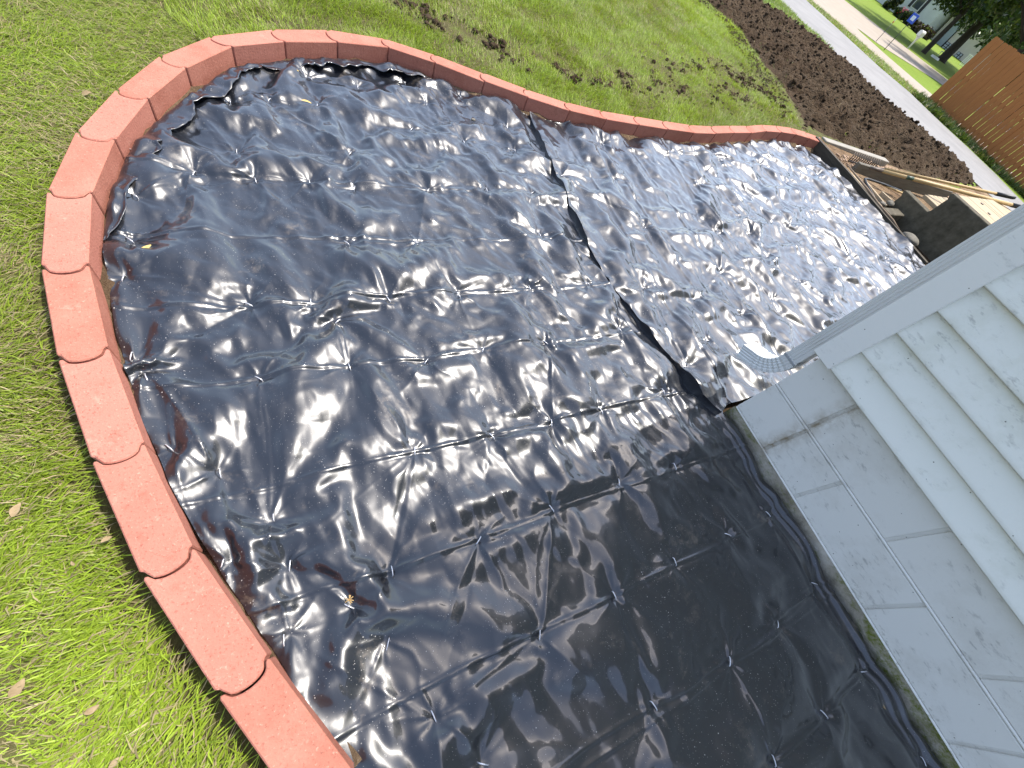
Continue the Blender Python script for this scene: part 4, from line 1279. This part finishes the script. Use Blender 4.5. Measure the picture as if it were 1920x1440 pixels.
# ------------------------------------------------------------------ trees
def leaf_cloud(name, clumps, n, size, base, seed, parent=None):
    rg = np.random.default_rng(seed)
    cl = np.array([c[:3] for c in clumps]); rad = np.array([c[3] for c in clumps]); wgt = rad ** 2; wgt = wgt / wgt.sum()
    i = rg.choice(len(clumps), n, p=wgt)
    d = rg.normal(size=(n, 3)); d /= np.linalg.norm(d, axis=1)[:, None]
    rr = rad[i] * (rg.random(n) ** .45)
    P = cl[i] + d * rr[:, None] * np.array([1, 1, .75])
    a = rg.normal(size=(n, 3)); a /= np.linalg.norm(a, axis=1)[:, None]
    b = rg.normal(size=(n, 3)); b -= (a * b).sum(1)[:, None] * a; b /= np.linalg.norm(b, axis=1)[:, None]
    s = size * (.6 + .8 * rg.random(n))[:, None]
    V = np.stack([P - a * s, P + b * s * .42 - a * s * .1, P + a * s, P - b * s * .42 - a * s * .1], 1)
    F = np.arange(n * 4).reshape(n, 4)
    me = np_mesh(name, V.reshape(-1, 3), F)
    col = np.array(base)[None] * (.55 + .9 * rg.random((n, 1)))
    y = (rg.random((n, 1)) < .25) * rg.random((n, 1)); col = col * (1 - y) + np.array([.15, .19, .02]) * y
    tone = (.75 + .5 * rg.random(len(clumps)))[i][:, None]; col = col * tone
    at_ = me.attributes.new('tint', 'FLOAT_COLOR', 'POINT'); cc = np.ones((n, 4, 4), np.float32); cc[..., :3] = col[:, None]
    at_.data.foreach_set('color', cc.ravel()); me.materials.append(M_LEAF)
    o = bpy.data.objects.new(name, me); C.objects.link(o)
    if parent is not None: o.parent = parent
    return o
M_BARK = m_wood('tree_bark', (.030, .024, .019), (.075, .060, .046), grain=(6, 6, 1), rough=.95)
def tree(base, H, R, low, trunk_r, n, leafsize, colr, lab, seed, limbs=6, group=None, nclump=60):
    rg = random.Random(seed)
    t = prop(empty('shade_tree', base), lab, 'tree', group)
    bm = bmesh.new()
    fork = max(low * .9, H * .28)
    add_tube(bm, [(0, 0, -.3), (0, 0, .25), (.05, .03, fork * .5), (.1, .05, fork), (.2, 0, H * .62), (.1, .1, H * .85)], [trunk_r * 1.5, trunk_r * 1.08, trunk_r * .9, trunk_r * .8, trunk_r * .45, .05], 12)
    tips = []
    for k in range(limbs):
        a = 6.283 * k / limbs + rg.uniform(-.4, .4); z0 = fork * rg.uniform(.85, 1.5)
        r1 = R * rg.uniform(.45, .8); z1 = min(H * .85, z0 + R * rg.uniform(.15, .75))
        p1 = (math.cos(a) * r1 * .45, math.sin(a) * r1 * .45, z0 + (z1 - z0) * .55); p2 = (math.cos(a) * r1, math.sin(a) * r1, z1)
        add_tube(bm, [(.1, .05, z0), p1, p2], [trunk_r * .5, trunk_r * .3, .04], 8); tips.append(p2)
    o = bpy.data.objects.new('trunk', bm_mesh('trunk', bm, True)); o.data.materials.append(M_BARK); C.objects.link(o); o.parent = t
    cl = []
    for k in range(nclump):
        a = rg.uniform(0, 6.283); u = rg.random() ** .5; z = rg.uniform(low, H)
        f = math.sin(math.pi * min(1, max(.12, (z - low) / (H - low) * .8 + .18))) ** .7
        cl.append((math.cos(a) * R * f * u, math.sin(a) * R * f * u, z, R * rg.uniform(.14, .30)))
    leaf_cloud('crown', cl, n, leafsize, colr, seed, t)
    return t
tree((49.46, 25.0, -1.65), 11, 6.5, 3.1, .20, 26000, .17, (.032, .062, .014), 'dark green shade tree with the slimmer black trunk behind the mailbox', 1, group='shade trees across the street')
tree((55.0, 26.0, -1.65), 13, 8.0, 2.9, .36, 34000, .18, (.034, .066, .015), 'dark shade tree with the thickest trunk before the white porch', 2, group='shade trees across the street')
tree((36.5, 14.4, -1.3), 9, 4.6, 1.7, .16, 30000, .13, (.060, .105, .016), 'bright leafy tree rising right behind the top of the brown fence', 3, group='shade trees across the street')
tree((44.0, 14.5, -1.6), 10, 5.5, 1.6, .2, 24000, .16, (.040, .080, .014), 'mid green tree filling the gap at the far right behind the fence', 4, group='shade trees across the street')

def bush(base, r, h_, n, seed, lab, colr, size=.12, group=None):
    rg = random.Random(seed)
    t = prop(empty('bush', base), lab, 'bush', group)
    cl = [(rg.uniform(-.6, .6) * r[0], rg.uniform(-.6, .6) * r[1], rg.uniform(.15, .8) * h_, min(r[0], h_) * rg.uniform(.35, .55)) for k in range(16)]
    leaf_cloud('foliage', cl, n, size, colr, seed, t)
    bm = bmesh.new()
    for k in range(5): add_tube(bm, [(0, 0, -.2), (cl[k][0], cl[k][1], cl[k][2])], [.04, .015], 6)
    o = bpy.data.objects.new('stem', bm_mesh('stem', bm)); o.data.materials.append(M_BARK); C.objects.link(o); o.parent = t
    return t
bush((67, 41.2, -1.65), (1.0, 1.1), 1.9, 5000, 31, 'big dark round bush at the left end of the far white house', (.015, .026, .010))
bush((66.5, 39.2, -1.65), (.6, .7), .8, 2200, 32, 'low dark green bush with red and white blossoms by the far house', (.022, .045, .016))
bush((66, 37.6, -1.65), (.9, .9), 1.0, 3500, 33, 'domed dark green bush right behind the blue sign', (.014, .024, .012))
bush((65.5, 36.0, -1.65), (1.0, 1.0), .75, 2600, 34, 'low brownish bush between the blue sign and the mailbox', (.032, .022, .012))
bush((64.8, 34.4, -1.65), (.9, .9), .9, 2600, 35, 'brown leaved bush directly behind the white mailbox', (.034, .021, .014))
bush((71, 44.5, -1.65), (1.3, 1.5), 2.6, 5000, 36, 'tall loose green bush at the very top edge left of the far house', (.05, .085, .02))
for c, s, lab in (((66.2, 39.3, -1.2), 1, 'red'), ((66.2, 38.8, -.82), 2, 'pink')):
    bm = bmesh.new(); r = random.Random(s)
    for k in range(26):
        p = Vector((r.gauss(0, .1), r.gauss(0, .14), r.gauss(0, .12)))
        bmesh.ops.create_icosphere(bm, subdivisions=1, radius=.055, matrix=Matrix.Translation(p))
    prop(link('blossoms', bm_mesh('blossoms', bm), mat('blossom_' + lab, (.45, .05, .06) if s == 1 else (.50, .10, .14), .7), loc=c), 'cluster of red blossoms low in front of the far house' if s == 1 else 'larger pinkish red blossom cluster against the far white wall', 'flowers')

# ------------------------------------------------------------------ houses across the street
M_FARWALL = m_concrete('far_white_wall', (.52, .54, .50), (.60, .62, .58), .6, .05)
M_CREAM = m_concrete('far_cream_wall', (.56, .50, .40), (.62, .57, .48), .6, .05)
M_SHUT = mat('black_shutter', (.012, .010, .010), .6)
M_PANE = mat('window_pane', (.42, .45, .47), .08, .8)
M_GLASSDK = mat('dark_glass', (.05, .06, .065), .06, .8)
M_ROOF = mat('roof_shingle', (.10, .09, .085), .9)
fh = prop(empty('far_house', (70, 44, -1.65)), 'white house with black shutters behind bushes across the street', 'house')
child('wall', box_me('wall', (70, 37.4, -1.7), (78, 52, 1.6)), M_FARWALL, fh)
bm = bmesh.new()
vv = [bm.verts.new(p) for p in ((69.4, 37.0, 1.605), (69.4, 52.4, 1.605), (74, 52.4, 3.9), (74, 37.0, 3.9), (78.6, 37.0, 1.605), (78.6, 52.4, 1.605))]
for f in ((0, 1, 2, 3), (3, 2, 5, 4), (0, 3, 4), (1, 5, 2)): bm.faces.new([vv[i] for i in f])
child('roof', bm_mesh('roof', bm), M_ROOF, fh)
for yc in (40.3, 44.5, 49):
    w = child('window', box_me('window', (69.96, yc - .55, -.55), (69.995, yc + .55, .75), .01), M_TRIM, fh)
    o = child('pane', box_me('pane', (69.94, yc - .48, -.48), (69.955, yc + .48, .68)), M_GLASSDK, w); o.matrix_parent_inverse = w.matrix_basis.inverted(); o.matrix_parent_inverse = Matrix.Translation(-fh.location) @ Matrix.Translation(fh.location)
    for s in (-1, 1):
        child('shutter', box_me('shutter', (69.95, yc + s * .78 - .17, -.62), (69.993, yc + s * .78 + .17, .82), .01), M_SHUT, fh)
ph = prop(empty('porch_house', (72, 33.5, -1.65)), 'pale house with a glazed porch behind the thick tree trunk', 'house')
child('wall', box_me('wall', (72, 29.5, -2.0), (80, 37.0, 1.2)), M_CREAM, ph)
bm = bmesh.new()
vv = [bm.verts.new(p) for p in ((71.2, 29.1, 1.205), (71.2, 37.3, 1.205), (76, 37.3, 3.4), (76, 29.1, 3.4), (80.6, 29.1, 1.205), (80.6, 37.3, 1.205))]
for f in ((0, 1, 2, 3), (3, 2, 5, 4), (0, 3, 4), (1, 5, 2)): bm.faces.new([vv[i] for i in f])
child('roof', bm_mesh('roof', bm), M_ROOF, ph)
child('porch_panel', box_me('porch_panel', (71.9, 35.32, -2.05), (71.99, 36.1, .6)), m_concrete('blue_grey_panel', (.30, .35, .36), (.36, .41, .42), 1, .05), ph)
child('porch_post', box_me('porch_post', (71.88, 35.24, -2.05), (71.98, 35.31, .6)), M_SHUT, ph)
for y0, y1, z0, z1, nc, nr in ((34.28, 35.22, -1.72, -1.06, 2, 3), (32.6, 33.3, -1.9, -1.16, 2, 3)):
    w = child('window', box_me('window', (71.93, y0, z0), (71.985, y1, z1)), M_SHUT, ph)
    for a in range(nc):
        for b in range(nr):
            wy = (y1 - y0) / nc; wz = (z1 - z0) / nr
            o = bpy.data.objects.new('pane', box_me('pane', (71.91, y0 + a * wy + .06, z0 + b * wz + .03), (71.925, y0 + (a + 1) * wy - .06, z0 + (b + 1) * wz - .03)))
            o.data.materials.append(M_PANE); C.objects.link(o); o.parent = w; o.matrix_parent_inverse = Matrix.Identity(4)
            o.matrix_parent_inverse = Matrix.Translation(-ph.location) @ Matrix.Translation(ph.location)
rail = prop(empty('porch_railing', (66, 29, -1.9)), 'white porch railing low beside the fence corner across the street', 'railing')
for k in range(7):
    child('baluster', box_me('baluster', (66, 28.3 + k * .18, -1.95), (66.05, 28.35 + k * .18, -.75)), M_TRIM, rail)
child('handrail', box_me('handrail', (65.98, 28.2, -.748), (66.07, 29.5, -.68)), M_TRIM, rail)

# ------------------------------------------------------------------ street furniture
mb = prop(empty('mailbox', (41.52, 22.1, -1.43)), 'white plastic mailbox on a flared white post at the far kerb', 'mailbox')
bm = bmesh.new()
add_tube(bm, [(41.52, 22.1, -1.5), (41.52, 22.1, -1.0), (41.50, 22.1, -.78), (41.46, 22.1, -.66)], [.055, .06, .10, .16], 8)
child('post', bm_mesh('post', bm, True), M_TRIM, mb)
bm = bmesh.new()
pr = [(-.13, 0)] + [(-.13 * math.cos(a), .2 + .13 * math.sin(a)) for a in [math.pi * k / 8 for k in range(9)]] + [(.13, 0)]
a = [bm.verts.new((41.22, 22.1 + p[0], -.66 + p[1])) for p in pr]; b = [bm.verts.new((41.72, 22.1 + p[0], -.66 + p[1])) for p in pr]
bm.faces.new(a); bm.faces.new(b[::-1])
for i in range(len(pr)): bm.faces.new((a[i], b[i], b[(i + 1) % len(pr)], a[(i + 1) % len(pr)]))
bmesh.ops.recalc_face_normals(bm, faces=bm.faces[:])
child('box', bm_mesh('box', bm), M_TRIM, mb)
child('door', box_me('door', (41.205, 22.0, -.63), (41.218, 22.2, -.38), .004), M_ALU, mb)
M_POLE = mat('dark_pole', (.045, .04, .035), .6)
p1 = prop(empty('marker_pole', (25.89, 15.24, -.86)), 'thin marker stake with an orange cap beside the street', 'stake')
child('stake', tube_me('stake', [(25.89, 15.24, -.95), (25.89, 15.24, -.25)], .014, 6), M_POLE, p1)
child('upper_stake', tube_me('upper_stake', [(25.89, 15.24, -.249), (25.89, 15.24, .06)], .016, 6), mat('pale_stake', (.40, .38, .34), .6), p1)
child('cap', tube_me('cap', [(25.89, 15.24, -.11), (25.89, 15.24, -.05)], .032, 8), mat('orange_cap', (.45, .12, .04), .5), p1)
sg = prop(empty('yard_sign', (24.76, 13.98, -.82)), 'small blue sign with a white mark on a dark pole beside the street', 'sign')
child('pole', tube_me('pole', [(24.76, 13.98, -.95), (24.76, 13.98, .5)], .016, 6), M_POLE, sg)
vd = Vector((-24.76, -13.98, 0)).normalized(); sd = Vector((-vd.y, vd.x, 0))
Ms = Matrix.Translation((24.76, 13.98, .36)) @ Matrix((( sd.x, 0, vd.x, 0), (sd.y, 0, vd.y, 0), (0, 1, 0, 0), (0, 0, 0, 1)))
child('sign_plate', box_me('sign_plate', (-.14, -.15, .018), (.14, .15, .030), .004, Ms), mat('sign_blue', (.012, .06, .42), .4), sg)
bm = bmesh.new()
for k in range(3): add_box(bm, (-.075 + k * .052, -.07, .0315), (-.035 + k * .052, .08, .0335), 0, Ms)
child('white_mark', bm_mesh('white_mark', bm), mat('sign_white', (.62, .66, .75), .5), sg)
bm = bmesh.new()
bmesh.ops.create_cone(bm, cap_ends=False, segments=20, radius1=.40, radius2=.36, depth=.14)
bmesh.ops.solidify(bm, geom=bm.faces[:], thickness=.07)
prop(link('planter_ring', bm_mesh('planter_ring', bm), M_TRIM, loc=(53.2, 25.75, -1.57)), 'whitish round planter ring on the grass by the thick trunk', 'planter')
ch = prop(empty('lawn_chair', (58, 27.75, -1.65)), 'pale green lawn chair on the grass left of the thick trunk', 'chair')
M_CH = mat('chair_green', (.30, .38, .28), .6)
child('seat', box_me('seat', (57.8, 27.5, -1.3), (58.3, 28.0, -1.26), .01), M_CH, ch)
child('backrest', box_me('backrest', (58.28, 27.5, -1.255), (58.33, 28.0, -.75), .01), M_CH, ch)
for a in (57.83, 58.24):
    for b in (27.52, 27.94): child('leg', box_me('leg', (a, b, -1.68), (a + .04, b + .04, -1.305)), M_CH, ch)
